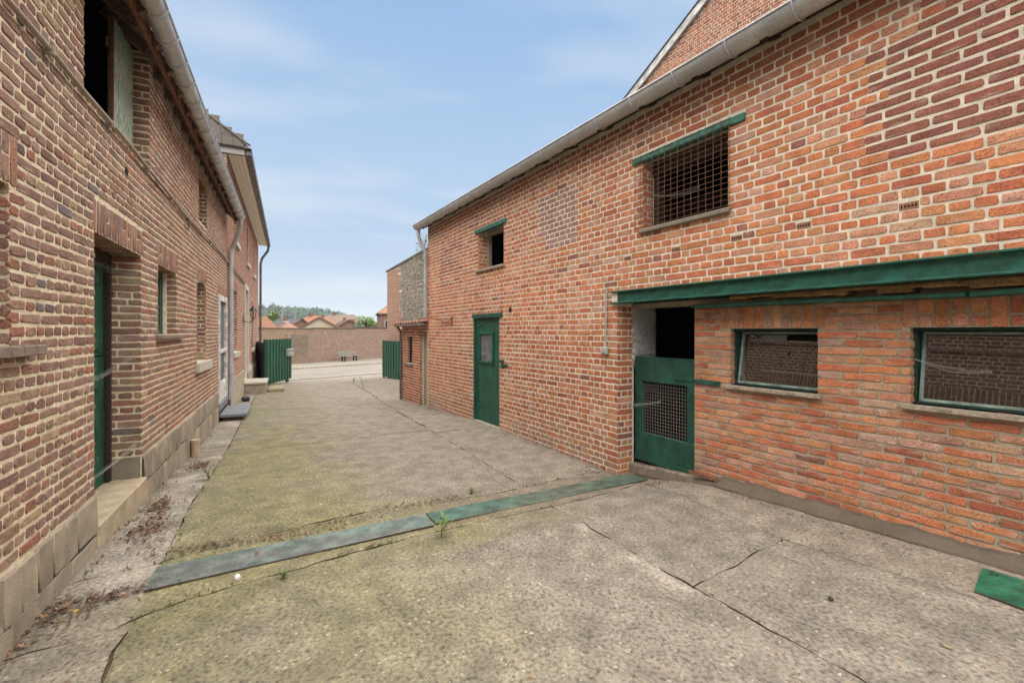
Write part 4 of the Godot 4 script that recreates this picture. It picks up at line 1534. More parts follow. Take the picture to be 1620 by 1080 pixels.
# ------------------------------------------------------------------ the house beyond it
func build_house() -> void:
	var t := thing("brick_house", "taller red brick house with hipped roof and cream boarded eaves past the barn", "house", frame_l())
	var x0 := 10.49
	var x1 := 21.7
	var ops := []
	var w_low := [Rect2(11.75, 1.12, 1.1, 1.5), Rect2(17.6, 1.03, 1.0, 1.5)]
	var door := Rect2(14.6, 0.36, 1.15, 2.6)
	var w_up := [Rect2(11.9, 3.80, 1.0, 1.2), Rect2(15.6, 3.76, 0.85, 1.2), Rect2(18.5, 3.72, 0.85, 1.2)]
	ops = w_low + [door] + w_up
	var wall := put(core(ops, x0, x1, -0.9, 5.28, 0.3), "wall", M.mortar_sand, t)
	var list := []
	var eng := {"stretcher": 0.21, "course": 0.064, "joint": 0.013, "bond": "english", "wave": 0.004}
	var tint := func(_x, _y): return vary(pick(P_RED, [0.2, 0.32, 0.2, 0.18, 0.05, 0.05, 0.0]).lerp(Color(0.38, 0.215, 0.16), 0.55), 0.13)
	var arcs := []
	for o: Rect2 in w_low + w_up: arcs.append(Rect2(o.position.x - 0.03, o.end.y, o.size.x + 0.06, 0.2))
	lay(list, Transform3D(), x0, x1, 0.52, 5.26, eng, ops + arcs, tint)
	for a: Rect2 in arcs: soldiers(list, Transform3D(), a.position.x, a.end.x, a.position.y, a.end.y, 0.07, 0.012, tint)
	for o: Rect2 in ops: lay(list, jamb_frame(o.end.x, -1), -0.16, -0.004, maxf(o.position.y, 0.55), o.end.y, eng, [], tint)
	# end wall above the barn roof
	lay(list, Transform3D(Basis(Vector3(0, 0, 1), Vector3.UP, Vector3(-1, 0, 0)), Vector3(x0, 0, 0)), -4.0, -0.004, 3.9, 5.26, eng, [], tint)
	commit_bricks(list, wall, 0, 0.006, 0.002, false)
	var s := Shape.new()
	s.bx(x0 + 0.25, 14.5, -0.9, 0.53, -0.05, 0.03, 0.006, Color(0.47, 0.40, 0.31))
	s.bx(15.8, x1 + 0.02, -0.9, 0.36, -0.05, 0.03, 0.006, Color(0.47, 0.40, 0.31))
	var plinth := put(s, "plinth", M.render, t)
	for sp in [[x0 + 0.27, 14.5], [15.8, x1]]:
		var y := -0.75
		while y < 0.3:
			var x: float = sp[0] + rng.randf_range(0, 0.2)
			while x < sp[1] - 0.4:
				var g := rng.randf_range(0.9, 1.1)
				s = Shape.new()
				s.plain_brick(Transform3D(Basis(), Vector3(x + 0.2, y + 0.11, 0.03)), 0.385, 0.205, 0.006, Color(0.50 * g, 0.43 * g, 0.335 * g))
				put(s, "plinth_block", M.render, plinth)
				x += 0.4
			y += 0.22
	for o: Rect2 in w_low + w_up:
		s = Shape.new()
		s.bx(o.position.x - 0.08, o.end.x + 0.08, o.position.y - 0.13, o.position.y, -0.2, 0.06, 0.006)
		put(s, "window_sill", M.white_stone, t)
		s = Shape.new()
		var a := o.position
		var e := o.end
		s.bx(a.x, a.x + 0.07, a.y, e.y, -0.24, -0.17, 0.004)
		s.bx(e.x - 0.07, e.x, a.y, e.y, -0.24, -0.17, 0.004)
		s.bx(a.x + 0.07, e.x - 0.07, e.y - 0.07, e.y, -0.24, -0.17, 0.004)
		s.bx(a.x + 0.07, e.x - 0.07, a.y, a.y + 0.07, -0.24, -0.17, 0.004)
		s.bx((a.x + e.x) / 2 - 0.03, (a.x + e.x) / 2 + 0.03, a.y + 0.07, e.y - 0.07, -0.24, -0.175, 0.004)
		var f := put(s, "window", M.white_paint, t)
		s = Shape.new()
		s.bx(a.x + 0.07, e.x - 0.07, a.y + 0.07, e.y - 0.07, -0.215, -0.21, 0.0)
		put(s, "pane", M.glass, f)
	# front door in a white stone surround
	s = Shape.new()
	s.bx(14.5, 14.66, 0.30, 3.0, -0.2, 0.05, 0.006)
	s.bx(15.70, 15.86, 0.30, 3.0, -0.2, 0.05, 0.006)
	s.bx(14.66, 15.70, 2.84, 3.0, -0.2, 0.05, 0.006)
	put(s, "door_surround", M.white_stone, t)
	s = Shape.new()
	s.bx(14.66, 15.70, 0.36, 2.4, -0.16, -0.11, 0.006)
	s.bx(14.66, 15.70, 2.4, 2.46, -0.16, -0.1, 0.006)
	var dr := put(s, "front_door", M.white_paint, t)
	s = Shape.new()
	s.bx(14.70, 15.66, 2.46, 2.84, -0.14, -0.13, 0.0)
	put(s, "fanlight", M.glass, dr)
	# pipe along the wall, eaves, gutter, roof with a hip towards the barn
	s = Shape.new()
	s.tube([Vector3(x0, 3.02, 0.03), Vector3(13, 3.01, 0.03), Vector3(15.7, 3.0, 0.03)], 0.018, 6)
	put(s, "wall_pipe", M.zinc_dark, t)
	s = Shape.new()
	s.bx(x0 + 0.05, x1 + 0.05, 5.327, 5.34, 0.012, 0.33, 0.0)
	var soffit := put(s, "eaves_boarding", M.cream, t)
	for k in 4:
		s = Shape.new()
		s.bx(x0 + 0.05, x1 + 0.05, 5.305, 5.325, 0.012 + k * 0.08, 0.012 + k * 0.08 + 0.074, 0.004)
		put(s, "board", M.cream, soffit)
	s = Shape.new()
	s.bx(x0 - 0.06, x0 + 0.05, 5.29, 5.42, -1.5, 0.33, 0.004)
	put(s, "verge_board", M.plastic_grey, t)
	s = Shape.new()
	s.bx(x0 - 0.04, x1 + 0.08, 5.29, 5.42, 0.335, 0.46, 0.012)
	put(s, "box_gutter", M.zinc_dark, t)
	var ey := 5.42
	var hip := 2.2
	s = Shape.new()
	var c0 := Vector3(x0 - 0.12, ey, 0.46)
	var c1 := Vector3(x1 + 0.1, ey, 0.46)
	var r0 := Vector3(x0 - 0.12 + hip, ey + hip, 0.46 - hip)
	var r1 := Vector3(x1 + 0.1, ey + hip, 0.46 - hip)
	var b0 := Vector3(x0 - 0.12, ey, 0.46 - 2 * hip)
	var b1 := Vector3(x1 + 0.1, ey, 0.46 - 2 * hip)
	s.quad(c0, c1, r1, r0, Color(0.10, 0.08, 0.07))
	s.tri(b0, c0, r0, Color(0.16, 0.12, 0.10))
	s.quad(b1, b0, r0, r1, Color(0.16, 0.12, 0.10))
	s.tri(c1, b1, r1, Color(0.16, 0.12, 0.10))
	s.quad(c0, b0, b1, c1, Color(0.2, 0.17, 0.14))
	var roof := put(s, "roof", M.tile_brown, t)
	# tiles of the hip that faces the yard
	var up := Vector3(1, 1, 0).normalized()
	var nn := Vector3(-1, 1, 0).normalized()
	var slope := hip * sqrt(2.0)
	var v := 0.02
	while v < slope - 0.1:
		var half := hip * (1.0 - v / slope)
		var z := 0.46 - hip - half + 0.05
		while z < 0.46 - hip + half - 0.16:
			s = Shape.new()
			var g := rng.randf_range(0.8, 1.25)
			var f := Transform3D(Basis(Vector3(0, 0, 1), up, nn) * Basis(Vector3(1, 0, 0), 0.09), Vector3(x0 - 0.12, ey, z + 0.1) + up * (v + 0.14) + nn * 0.02)
			s.box(f, Vector3(0.195, 0.30, 0.022), 0.006, Color(0.095 * g, 0.078 * g, 0.064 * g))
			put(s, "roof_tile", M.tile_brown, roof)
			z += 0.2
		v += 0.24
	for k in 11:
		var p := c0.lerp(r0, (k + 0.3) / 11.0)
		s = Shape.new()
		s.bar(p + Vector3(0, 0.04, 0), p + (r0 - c0).normalized() * 0.4 + Vector3(0, 0.045, 0), 0.12, 0.03, 0.012, Color(0.09, 0.075, 0.06) * rng.randf_range(0.8, 1.2))
		put(s, "hip_tile", M.tile_brown, roof)
	s = Shape.new()
	s.tube([Vector3(x1 - 0.1, 5.3, 0.40), Vector3(x1 - 0.02, 5.1, 0.37), Vector3(x1 + 0.03, 4.75, 0.14), Vector3(x1 + 0.03, 4.5, 0.09), Vector3(x1 + 0.03, -0.6, 0.08)], 0.05, 10)
	put(s, "down_pipe", M.zinc_dark, t)
	s = Shape.new()
	s.bx(x0, x0 + 0.25, 3.6, 5.28, -3.7, -0.31, 0.0)
	s.bx(x1 - 0.25, x1, -0.9, 5.28, -3.7, -0.31, 0.0)
	s.bx(x0, x1, -0.9, 5.28, -3.95, -3.7, 0.0)
	put(s, "rear_walls", M.inside, t)
	# lantern on its bracket
	var l := thing("wall_lantern", "black iron lantern on a bracket beside the white front door", "lantern", frame_l() * Transform3D(Basis().scaled(Vector3(0.8, 0.8, 0.8)), Vector3(14.3, 1.97, 0.0)))
	s = Shape.new()
	s.bx(-0.04, 0.04, -0.16, 0.12, 0.0, 0.02, 0.008)
	s.tube([Vector3(0, -0.05, 0.02), Vector3(0, -0.12, 0.12), Vector3(0, -0.13, 0.24), Vector3(0, -0.06, 0.31), Vector3(0, 0.0, 0.32)], 0.015, 6)
	put(s, "bracket", M.black, l)
	s = Shape.new()
	var lf := Transform3D(Basis(), Vector3(0, 0.0, 0.32))
	s.lathe(lf, [Vector2(0.0, 0.0), Vector2(0.05, 0.01), Vector2(0.065, 0.03)], 6)
	s.lathe(lf, [Vector2(0.14, 0.29), Vector2(0.10, 0.35), Vector2(0.03, 0.40), Vector2(0.035, 0.42), Vector2(0.0, 0.47)], 6)
	for a in 6:
		var an := TAU * a / 6
		s.bar(Vector3(0.06 * cos(an), 0.03, 0.32 - 0.06 * sin(an)), Vector3(0.115 * cos(an), 0.29, 0.32 - 0.115 * sin(an)), 0.016, 0.016, 0.002)
	put(s, "cage", M.black, l)
	s = Shape.new()
	s.lathe(lf, [Vector2(0.055, 0.03), Vector2(0.105, 0.285)], 6)
	put(s, "glass", M.glass, l)
	# stone steps in front of the door
	for e in [[Vector3(14.9, -0.05, 0.30), Vector3(1.3, 0.42, 0.55), "upper grey stone block step below the white front door", "step"], [Vector3(15.1, -0.17, 0.83), Vector3(1.05, 0.30, 0.42), "lower mossy stone block step beside the green gate", "step"]]:
		var st := thing("stone_step", e[2], "step", frame_l() * Transform3D(Basis(), Vector3(e[0].x, 0, e[0].z)), "stone steps at the house door")
		s = Shape.new()
		s.box(Transform3D(Basis(), Vector3(0, e[0].y - 0.05, 0)), e[1], 0.02, Color(0.42, 0.38, 0.31) if e[1].y > 0.4 else Color(0.36, 0.34, 0.22))
		put(s, "block", M.render, st)
		if e[1].y > 0.4:
			s = Shape.new()
			s.box(Transform3D(Basis(), Vector3(0, e[0].y + 0.19, 0.0)), Vector3(1.36, 0.06, 0.60), 0.012, Color(0.55, 0.52, 0.47))
			put(s, "tread", M.render, st)


# ------------------------------------------------------------------ low outbuilding at the end of the right barn
func build_annex() -> void:
	var t := thing("outbuilding", "low brick lean-to with tiled edge and open doorway at the barn corner", "shed", frame_a())
	var door := Rect2(-0.52, -0.35, 0.48, 1.93)
	var win := Rect2(-1.40, 0.83, 0.38, 0.66)
	var x0 := -1.82
	var wall := put(core([door, win], x0, -0.01, -0.6, 1.76, 0.2), "wall", M.mortar_sand, t)
	var list := []
	var eng := {"stretcher": 0.215, "course": 0.066, "joint": 0.015, "bond": "english", "wave": 0.003}
	var tint := func(_x, y): return vary(pick(P_RED, [0.15, 0.35, 0.12, 0.3, 0.02, 0.06, 0.0]), 0.12).lerp(Color(0.3, 0.24, 0.17), clampf(0.12 - y, 0, 0.5))
	lay(list, Transform3D(), x0, -0.02, -0.35, 1.74, eng, [door, win, Rect2(-1.46, 0.77, 0.5, 0.06)], tint)
	lay(list, Transform3D(Basis(Vector3(0, 0, 1), Vector3.UP, Vector3(-1, 0, 0)), Vector3(x0, 0, 0)), -2.0, -0.004, -0.35, 1.74, eng, [], tint)
	lay(list, jamb_frame(-1.40, 1), 0.0, 0.045, 0.83, 1.49, eng, [], tint)
	lay(list, jamb_frame(-0.52, 1), 0.0, 0.06, -0.3, 1.58, eng, [], tint)
	commit_bricks(list, wall, 60, 0.006, 0.002)
	var s := Shape.new()
	s.bx(-0.51, -0.05, -0.25, 1.58, -0.14, -0.09, 0.004)
	put(s, "grey_door", M.wood_grey, t)
	s = Shape.new()
	s.bx(-0.60, 0.0, -0.4, -0.14, -0.15, 0.06, 0.01)
	put(s, "door_sill", M.white_stone, t)
	s = Shape.new()
	s.bx(-1.46, -0.96, 0.775, 0.825, -0.1, 0.05, 0.006)
	put(s, "window_sill", M.bluestone, t)
	s = Shape.new()
	s.bx(-1.40, -1.36, 0.83, 1.49, -0.09, -0.05, 0.003)
	s.bx(-1.06, -1.02, 0.83, 1.49, -0.09, -0.05, 0.003)
	s.bx(-1.36, -1.06, 1.45, 1.49, -0.09, -0.05, 0.003)
	s.bx(-1.36, -1.06, 1.12, 1.15, -0.09, -0.05, 0.003)
	var f := put(s, "window_frame", M.wood_dark, t)
	s = Shape.new()
	s.bx(-1.36, -1.06, 0.83, 1.45, -0.075, -0.07, 0.0)
	put(s, "pane", M.glass, f)
	s = Shape.new()
	s.bx(x0, -0.01, -0.6, 1.76, -2.2, -2.0, 0.0)
	s.bx(x0 + 0.005, x0 + 0.2, -0.6, 1.76, -2.0, -0.21, 0.0)
	put(s, "rear_walls", M.inside, t)
	s = Shape.new()
	s.box(Transform3D(Basis(Vector3(1, 0, 0), 0.10), Vector3(x0 / 2 - 0.02, 1.87, -1.0)), Vector3(-x0 + 0.12, 0.05, 2.4), 0.004, Color(0.3, 0.13, 0.08))
	var roof := put(s, "roof", M.tile_brown, t)
	for row in 5:
		for k in 9:
			s = Shape.new()
			var g := rng.randf_range(0.75, 1.2)
			var p := Transform3D(Basis(Vector3(1, 0, 0), 0.13), Vector3(x0 - 0.02 + 0.105 + k * 0.207, 1.80 + row * 0.036, 0.06 - row * 0.34))
			var prof := []
			for j in 9: prof.append(Vector2(-0.105 + 0.21 * j / 8.0, 0.022 * sin(TAU * j / 8.0) + 0.02))
			s.sweep(prof, p * Vector3(0, 0.02, 0.19), p.basis.x, p.basis.y, p.basis * Vector3(0, 0, -0.38), Color(0.33 * g, 0.135 * g, 0.085 * g))
			s.sweep(prof, p * Vector3(0, 0.004, 0.19), p.basis.x, p.basis.y, p.basis * Vector3(0, 0.016, 0), Color(0.25 * g, 0.11 * g, 0.075 * g))
			put(s, "roof_tile", M.tile_brown, roof)
	gutter(t, x0 - 0.06, 0.04, 1.79, 0.16, 0.055, 0.4, M.zinc)
	s = Shape.new()
	s.tube([Vector3(x0 + 0.02, 1.76, 0.16), Vector3(x0 + 0.02, 1.62, 0.05), Vector3(x0 + 0.02, -0.3, 0.045)], 0.032, 8)
	put(s, "down_pipe", M.zinc_dark, t)


# ------------------------------------------------------------------ rubble stone building beside the gate
func build_stone_building() -> void:
	var e := Vector3(0.4575, 0, 0.889)
	var fr := Transform3D(Basis(e, Vector3.UP, e.cross(Vector3.UP)), Vector3(-5.9, 0, -21.5))
	var t := thing("stone_building", "tall flint rubble wall with brick corner standing behind the lean-to", "building", fr)
	var wall := put(core([], 0.0, 9.0, -1.0, 4.42, 0.4), "wall", M.mortar_sand, t)
	var list := []
	var tint := func(_x, _y): return vary(pick(P_RED, [0.25, 0.3, 0.25, 0.12, 0.05, 0.03, 0.0]), 0.13).lerp(Color(0.42, 0.29, 0.22), 0.5)
	for k in 14:
		var y := -0.9 + k * 0.38
		var w := 2.35 + (0.4 if k % 2 == 0 else 0.0) - 0.25 * wob.get_noise_2d(k * 80, 5) + (0.7 - k * 0.06)
		lay(list, Transform3D(), 0.0, w, y, minf(y + 0.38, 4.38), {"stretcher": 0.22, "course": 0.076, "joint": 0.015, "bond": "english"}, [], tint)
	lay(list, Transform3D(Basis(Vector3(0, 0, 1), Vector3.UP, Vector3(-1, 0, 0)), Vector3.ZERO), -4.0, 0.0, -0.9, 4.38, {"stretcher": 0.22, "course": 0.076, "joint": 0.015, "bond": "english"}, [], tint)
	commit_bricks(list, wall, 0, 0.008, 0.003, false)
	var s := Shape.new()
	var y := 0.0
	var pal := [Color(0.46, 0.42, 0.36), Color(0.40, 0.365, 0.32), Color(0.52, 0.47, 0.40), Color(0.34, 0.31, 0.28), Color(0.50, 0.43, 0.34)]
	while y < 4.38:
		var h := rng.randf_range(0.06, 0.105)
		var kk := int((y + 0.9) / 0.38)
		var x := 2.35 + (0.4 if kk % 2 == 0 else 0.0) + (0.7 - kk * 0.06) + rng.randf_range(0.0, 0.08)
		while x < 9.0:
			var w := rng.randf_range(0.06, 0.17)
			s.brick(Transform3D(Basis(Vector3(0, 0, 1), rng.randf_range(-0.25, 0.25)), Vector3(x + w / 2, y + h / 2 + rng.randf_range(-0.012, 0.012), 0)), w - 0.014, h - 0.012, 0.022 + rng.randf_range(-0.01, 0.018), 0.009, vary(pick(pal, [0.3, 0.2, 0.25, 0.12, 0.13]), 0.2), rng, -0.012, 2.4)
			x += w
		y += h
	stuff(put(s, "rubble_stone", M.stone, wall))
	s = Shape.new()
	s.bx(-0.06, 9.0, 4.42, 4.50, -0.46, 0.06, 0.01, Color(0.2, 0.16, 0.13))
	put(s, "coping", M.tile_brown, t)
	s = Shape.new()
	s.bx(0.01, 0.3, -1.0, 4.42, -4.0, -0.41, 0.0)
	put(s, "end_wall", M.mortar_sand, t)
	# a bush rooted on top of the wall
	var b := thing("wall_shrub", "small green shrub sprouting from the top of the flint wall", "shrub", Transform3D(Basis(), fr * Vector3(6.25, 4.3, 0.05)))
	leafy(b, "foliage", [[Vector3(0, 0.1, 0.05), Vector3(0.35, 0.45, 0.3)], [Vector3(0.1, 0.5, 0), Vector3(0.22, 0.35, 0.2)], [Vector3(-0.15, -0.35, 0.12), Vector3(0.25, 0.4, 0.12)]], 420, 0.045, Color(0.13, 0.17, 0.06), Color(0.24, 0.25, 0.11))
	s = Shape.new()
	s.tube([Vector3(0, -0.1, 0), Vector3(0.03, 0.3, 0), Vector3(0.09, 0.7, 0)], 0.015, 5)
	put(s, "stem", M.bark, b)


func leafy(parent: Node3D, called: String, clumps: Array, count: int, size: float, dark: Color, light: Color) -> MeshInstance3D:
	var s := Shape.new()
	var total := 0.0
	for c in clumps: total += c[1].x * c[1].y * c[1].z
	for c in clumps:
		var n := int(count * c[1].x * c[1].y * c[1].z / total) + 3
		for k in n:
			var d := Vector3(rng.randf_range(-1, 1), rng.randf_range(-1, 1), rng.randf_range(-1, 1))
			if d.length() > 1.0: d = d.normalized() * rng.randf_range(0.8, 1.0)
			elif d.length() < 0.55: d = d.normalized() * rng.randf_range(0.55, 1.0)
			var p: Vector3 = c[0] + d * c[1]
			var a := Basis.from_euler(Vector3(rng.randf_range(-0.9, 0.9), rng.randf() * TAU, rng.randf_range(-0.6, 0.6)))
			var z := size * rng.randf_range(0.6, 1.3)
			var col := dark.lerp(light, rng.randf())
			s.tri(p - a.x * z * 0.4, p + a.z * z, p + a.x * z * 0.4 + Vector3(0, z * 0.15, 0), col)
			s.tri(p - a.x * z * 0.4, p + a.x * z * 0.4 + Vector3(0, z * 0.15, 0), p - a.z * z * 0.7, col)
	return put(s, called, M.leaf, parent)


# ------------------------------------------------------------------ tall gable behind the right barn
func build_gable_house() -> void:
	var fr := frame_a() * Transform3D(Basis(), Vector3(0, 0, -6.6))
	# the gable stands behind the barn roof; its left verge rises at 27 degrees
	var t := thing("gabled_house", "tall brick gable with white verge board rising behind the barn gutter", "house", fr)
	var zf := 1.6  # plane of the gable in this frame: 5 m behind the barn front
	var f := Transform3D(Basis(), Vector3(0, 0, zf))
	var s := Shape.new()
	var a := Vector3(1.0, 7.42, zf)
	var m := Vector3(7.2, 10.65, zf)
	var b := Vector3(13.4, 7.42, zf)
	s.quad(Vector3(1.0, 3.0, zf), Vector3(13.4, 3.0, zf), b, a)
	s.tri(a, b, m)
	s.quad(Vector3(13.4, 3.0, zf - 0.3), Vector3(1.0, 3.0, zf - 0.3), a - Vector3(0, 0, 0.3), b - Vector3(0, 0, 0.3))
	var wall := put(s, "wall", M.mortar_sand, t)
	var list := []
	var raw := []
	var tint := func(_x, _y): return vary(pick(P_RED, [0.25, 0.32, 0.25, 0.12, 0.04, 0.02, 0.0]), 0.13)
	lay(raw, f, 1.0, 7.3, 6.0, 10.6, {"stretcher": 0.21, "course": 0.066, "joint": 0.013, "bond": "english"}, [], tint)
	for e in raw:
		var o: Vector3 = e[0].origin
		if o.y < 7.40 + (o.x - 1.0) * 0.521 - 0.06: list.append(e)
	commit_bricks(list, wall, 150, 0.006, 0.002, false)
	s = Shape.new()
	s.bar(a + Vector3(-0.35, -0.13, 0.06), m + Vector3(0, 0.05, 0.06), 0.05, 0.20, 0.006)
	s.bar(m + Vector3(0, 0.05, 0.06), b + Vector3(0.35, -0.13, 0.06), 0.05, 0.20, 0.006)
	put(s, "verge_board", M.white_paint, t)
	s = Shape.new()
	s.bar(a + Vector3(-0.4, -0.06, 0.03), m + Vector3(0.02, 0.15, 0.03), 0.16, 0.03, 0.004)
	put(s, "verge_tiles", M.slate, t)
	s = Shape.new()
	var back := Vector3(0, 0, -7)
	s.quad(a + Vector3(-0.4, -0.10, 0), m + Vector3(0, 0.12, 0), m + Vector3(0, 0.12, 0) + back, a + Vector3(-0.4, -0.10, 0) + back)
	s.quad(m + Vector3(0, 0.12, 0), b + Vector3(0.4, -0.10, 0), b + Vector3(0.4, -0.10, 0) + back, m + Vector3(0, 0.12, 0) + back)
	put(s, "roof", M.slate, t)
	s = Shape.new()
	s.bx(1.0, 1.3, 0, 7.4, zf - 7, zf - 0.31, 0.0)
	s.bx(13.1, 13.4, 0, 7.4, zf - 7, zf - 0.31, 0.0)
	s.bx(1.0, 13.4, 0, 7.4, zf - 7.3, zf - 7, 0.0)
	put(s, "side_walls", M.mortar_sand, t)


# ------------------------------------------------------------------ the street beyond the gate
func road_frame() -> Transform3D:
	# origin on the kerb; x runs along the street to the right, z towards the yard
	var x := dirs(0.49, 0.872).normalized()
	return Transform3D(Basis(x, Vector3.UP, x.cross(Vector3.UP)), at(33.5, 1.76) * Vector3(1, 0, 1))


func build_street() -> void:
	var f := road_frame()
	var road := Shape.new()
	var cob := Shape.new()
	var n := 40
	var strip := func(s: Shape, z0: float, z1: float, up: float, cells: int, base: Color) -> void:
		for i in n:
			for j in cells:
				var c := []
				for q in [[i, j], [i + 1, j], [i + 1, j + 1], [i, j + 1]]:
					var p := f * Vector3(lerpf(-22, 30, float(q[0]) / n), 0, lerpf(z0, z1, float(q[1]) / cells))
					var d := Vector2(p.x, -p.z)
					var t := d.dot(AX)
					p.y = gy(t, d.dot(RX)) + up
					c.append(p)
				var g := 1.0 + 0.25 * wob.get_noise_2d(i * 30, j * 60)
				s.quad(c[3], c[2], c[1], c[0], Color(base.r * g, base.g * g, base.b * g))
	strip.call(road, 0.0, 7.6, -0.02, 14, Color(0.52, 0.52, 0.52))
	structure(put(road, "road", M.asphalt, self))
	var setts := Node3D.new()
	setts.name = "cobbled_strip"
	add_child(setts)
	structure(setts)
	strip.call(cob, 7.62, 9.3, -0.03, 4, Color(0.42, 0.4, 0.36))
	put(cob, "bedding", M.asphalt, setts)
	var st := Shape.new()
	for i in 170:
		for j in 8:
			var p := f * Vector3(-9 + i * 0.16 + (j % 2) * 0.08, 0, 7.72 + j * 0.2)
			var d := Vector2(p.x, -p.z)
			p.y = gy(d.dot(AX), d.dot(RX)) + rng.randf_range(-0.004, 0.004)
			var g := rng.randf_range(0.85, 1.1)
			st.box(Transform3D(f.basis, p), Vector3(0.145, 0.06, 0.185), 0.02, Color(0.34 * g, 0.325 * g, 0.295 * g))
	stuff(put(st, "sett", M.render, setts))
	var pav := Shape.new()
	strip.call(pav, -6.2, -0.16, 0.10, 8, Color(0.52, 0.515, 0.51))
	structure(put(pav, "pavement", M.asphalt, self))
	var kerb := Node3D.new()
	kerb.name = "kerb"
	add_child(kerb)
	structure(kerb)
	for i in 44:
		var p := f * Vector3(-14 + i, 0, -0.08)
		var d := Vector2(p.x, -p.z)
		p.y = gy(d.dot(AX), d.dot(RX)) + 0.03
		var s := Shape.new()
		s.box(Transform3D(f.basis, p), Vector3(0.985, 0.16, 0.15), 0.015, Color(0.42, 0.38, 0.33) * rng.randf_range(0.9, 1.1))
		put(s, "kerbstone", M.render, kerb)
	# boundary wall across the street
	var wf := Transform3D()
	var a := at(40.27, 3.03) * Vector3(1, 0, 1)
	var b := at(45.1, 10.57) * Vector3(1, 0, 1)
	var ex := (b - a).normalized()
	wf = Transform3D(Basis(ex, Vector3.UP, ex.cross(Vector3.UP)), a)
	var t := thing("boundary_wall", "long brown brick boundary wall behind the bench across the street", "wall", wf)
	var wall := put(core([], -9.0, 16.0, -1.4, 1.86, 0.35), "wall", M.mortar_grey, t)
	var list := []
	var tint := func(x, _y):
		var c := pick([Color(0.36, 0.22, 0.17), Color(0.43, 0.25, 0.19), Color(0.31, 0.2, 0.165), Color(0.44, 0.3, 0.23), Color(0.46, 0.22, 0.155)], [0.3, 0.25, 0.2, 0.15, 0.1])
		if x < -0.8: c = c.lerp(Color(0.42, 0.26, 0.16), rng.randf())
		return vary(c, 0.15)
	lay(list, Transform3D(), -9.0, 16.0, -1.1, 1.85, {"stretcher": 0.22, "course": 0.075, "joint": 0.014, "bond": "running"}, [], tint)
	commit_bricks(list, wall, 0, 0.006, 0.002, false)
	var s := Shape.new()
	s.bx(-9.0, 1.0, 1.86, 1.93, -0.42, 0.07, 0.01, Color(0.17, 0.13, 0.11))
	s.bx(1.0, 5.4, 1.90, 1.97, -0.42, 0.07, 0.01, Color(0.17, 0.13, 0.11))
	s.bx(5.4, 16.0, 1.98, 2.06, -0.42, 0.07, 0.01, Color(0.17, 0.13, 0.11))
	s.bx(1.0, 5.4, 1.86, 1.90, -0.35, 0.0, 0.0, Color(0.25, 0.15, 0.11))
	s.bx(5.4, 16.0, 1.86, 1.98, -0.35, 0.0, 0.0, Color(0.25, 0.15, 0.11))
	put(s, "coping", M.tile_brown, t)
	var pier := put(core([], -1.5, 0.0, -1.4, 1.45, 0.5, 0.5), "pier", M.mortar_grey, t)
	list = []
	var tp := func(_x, y): return vary(Color(0.22, 0.15, 0.115).lerp(Color(0.44, 0.24, 0.15), clampf(-0.2 - y, 0, 1)), 0.3)
	lay(list, Transform3D(Basis(), Vector3(0, 0, 0.5)), -1.5, 0.0, -1.1, 1.44, {"stretcher": 0.22, "course": 0.075, "joint": 0.014, "bond": "running"}, [], tp)
	lay(list, jamb_frame(0.0, 1), -0.5, 0.0, -1.1, 1.44, {"stretcher": 0.22, "course": 0.075, "joint": 0.014, "bond": "running"}, [], tp)
	commit_bricks(list, pier, 0, 0.006, 0.002, false)
	# bench
	var bp := at(41.35, 6.65)
	bp.y = -0.90
	var bt := thing("park_bench", "grey slatted bench on two dark legs against the boundary wall", "bench", Transform3D(Basis(ex, Vector3.UP, ex.cross(Vector3.UP)), bp))
	for k in 3:
		s = Shape.new()
		s.bx(-1.05, 1.05, 0.43, 0.475, -0.05 + k * 0.15, 0.09 + k * 0.15, 0.01)
		put(s, "seat_plank", M.bench_grey, bt)
	for k in 2:
		s = Shape.new()
		s.box(Transform3D(Basis(Vector3(1, 0, 0), -0.15), Vector3(0, 0.60 + k * 0.17, -0.075 - k * 0.03)), Vector3(2.1, 0.155, 0.045), 0.01)
		put(s, "back_plank", M.bench_grey, bt)
	for x in [-0.62, 0.62]:
		s = Shape.new()
		s.bx(x - 0.05, x + 0.05, -0.1, 0.43, 0.24, 0.34, 0.01)
		s.bx(x - 0.05, x + 0.05, -0.1, 0.43, -0.08, 0.02, 0.01)
		s.bar(Vector3(x, 0.40, -0.10), Vector3(x, 0.82, -0.2), 0.06, 0.06, 0.006)
		s.bx(x - 0.04, x + 0.04, 0.38, 0.43, -0.06, 0.36, 0.006)
		put(s, "leg", M.black, bt)


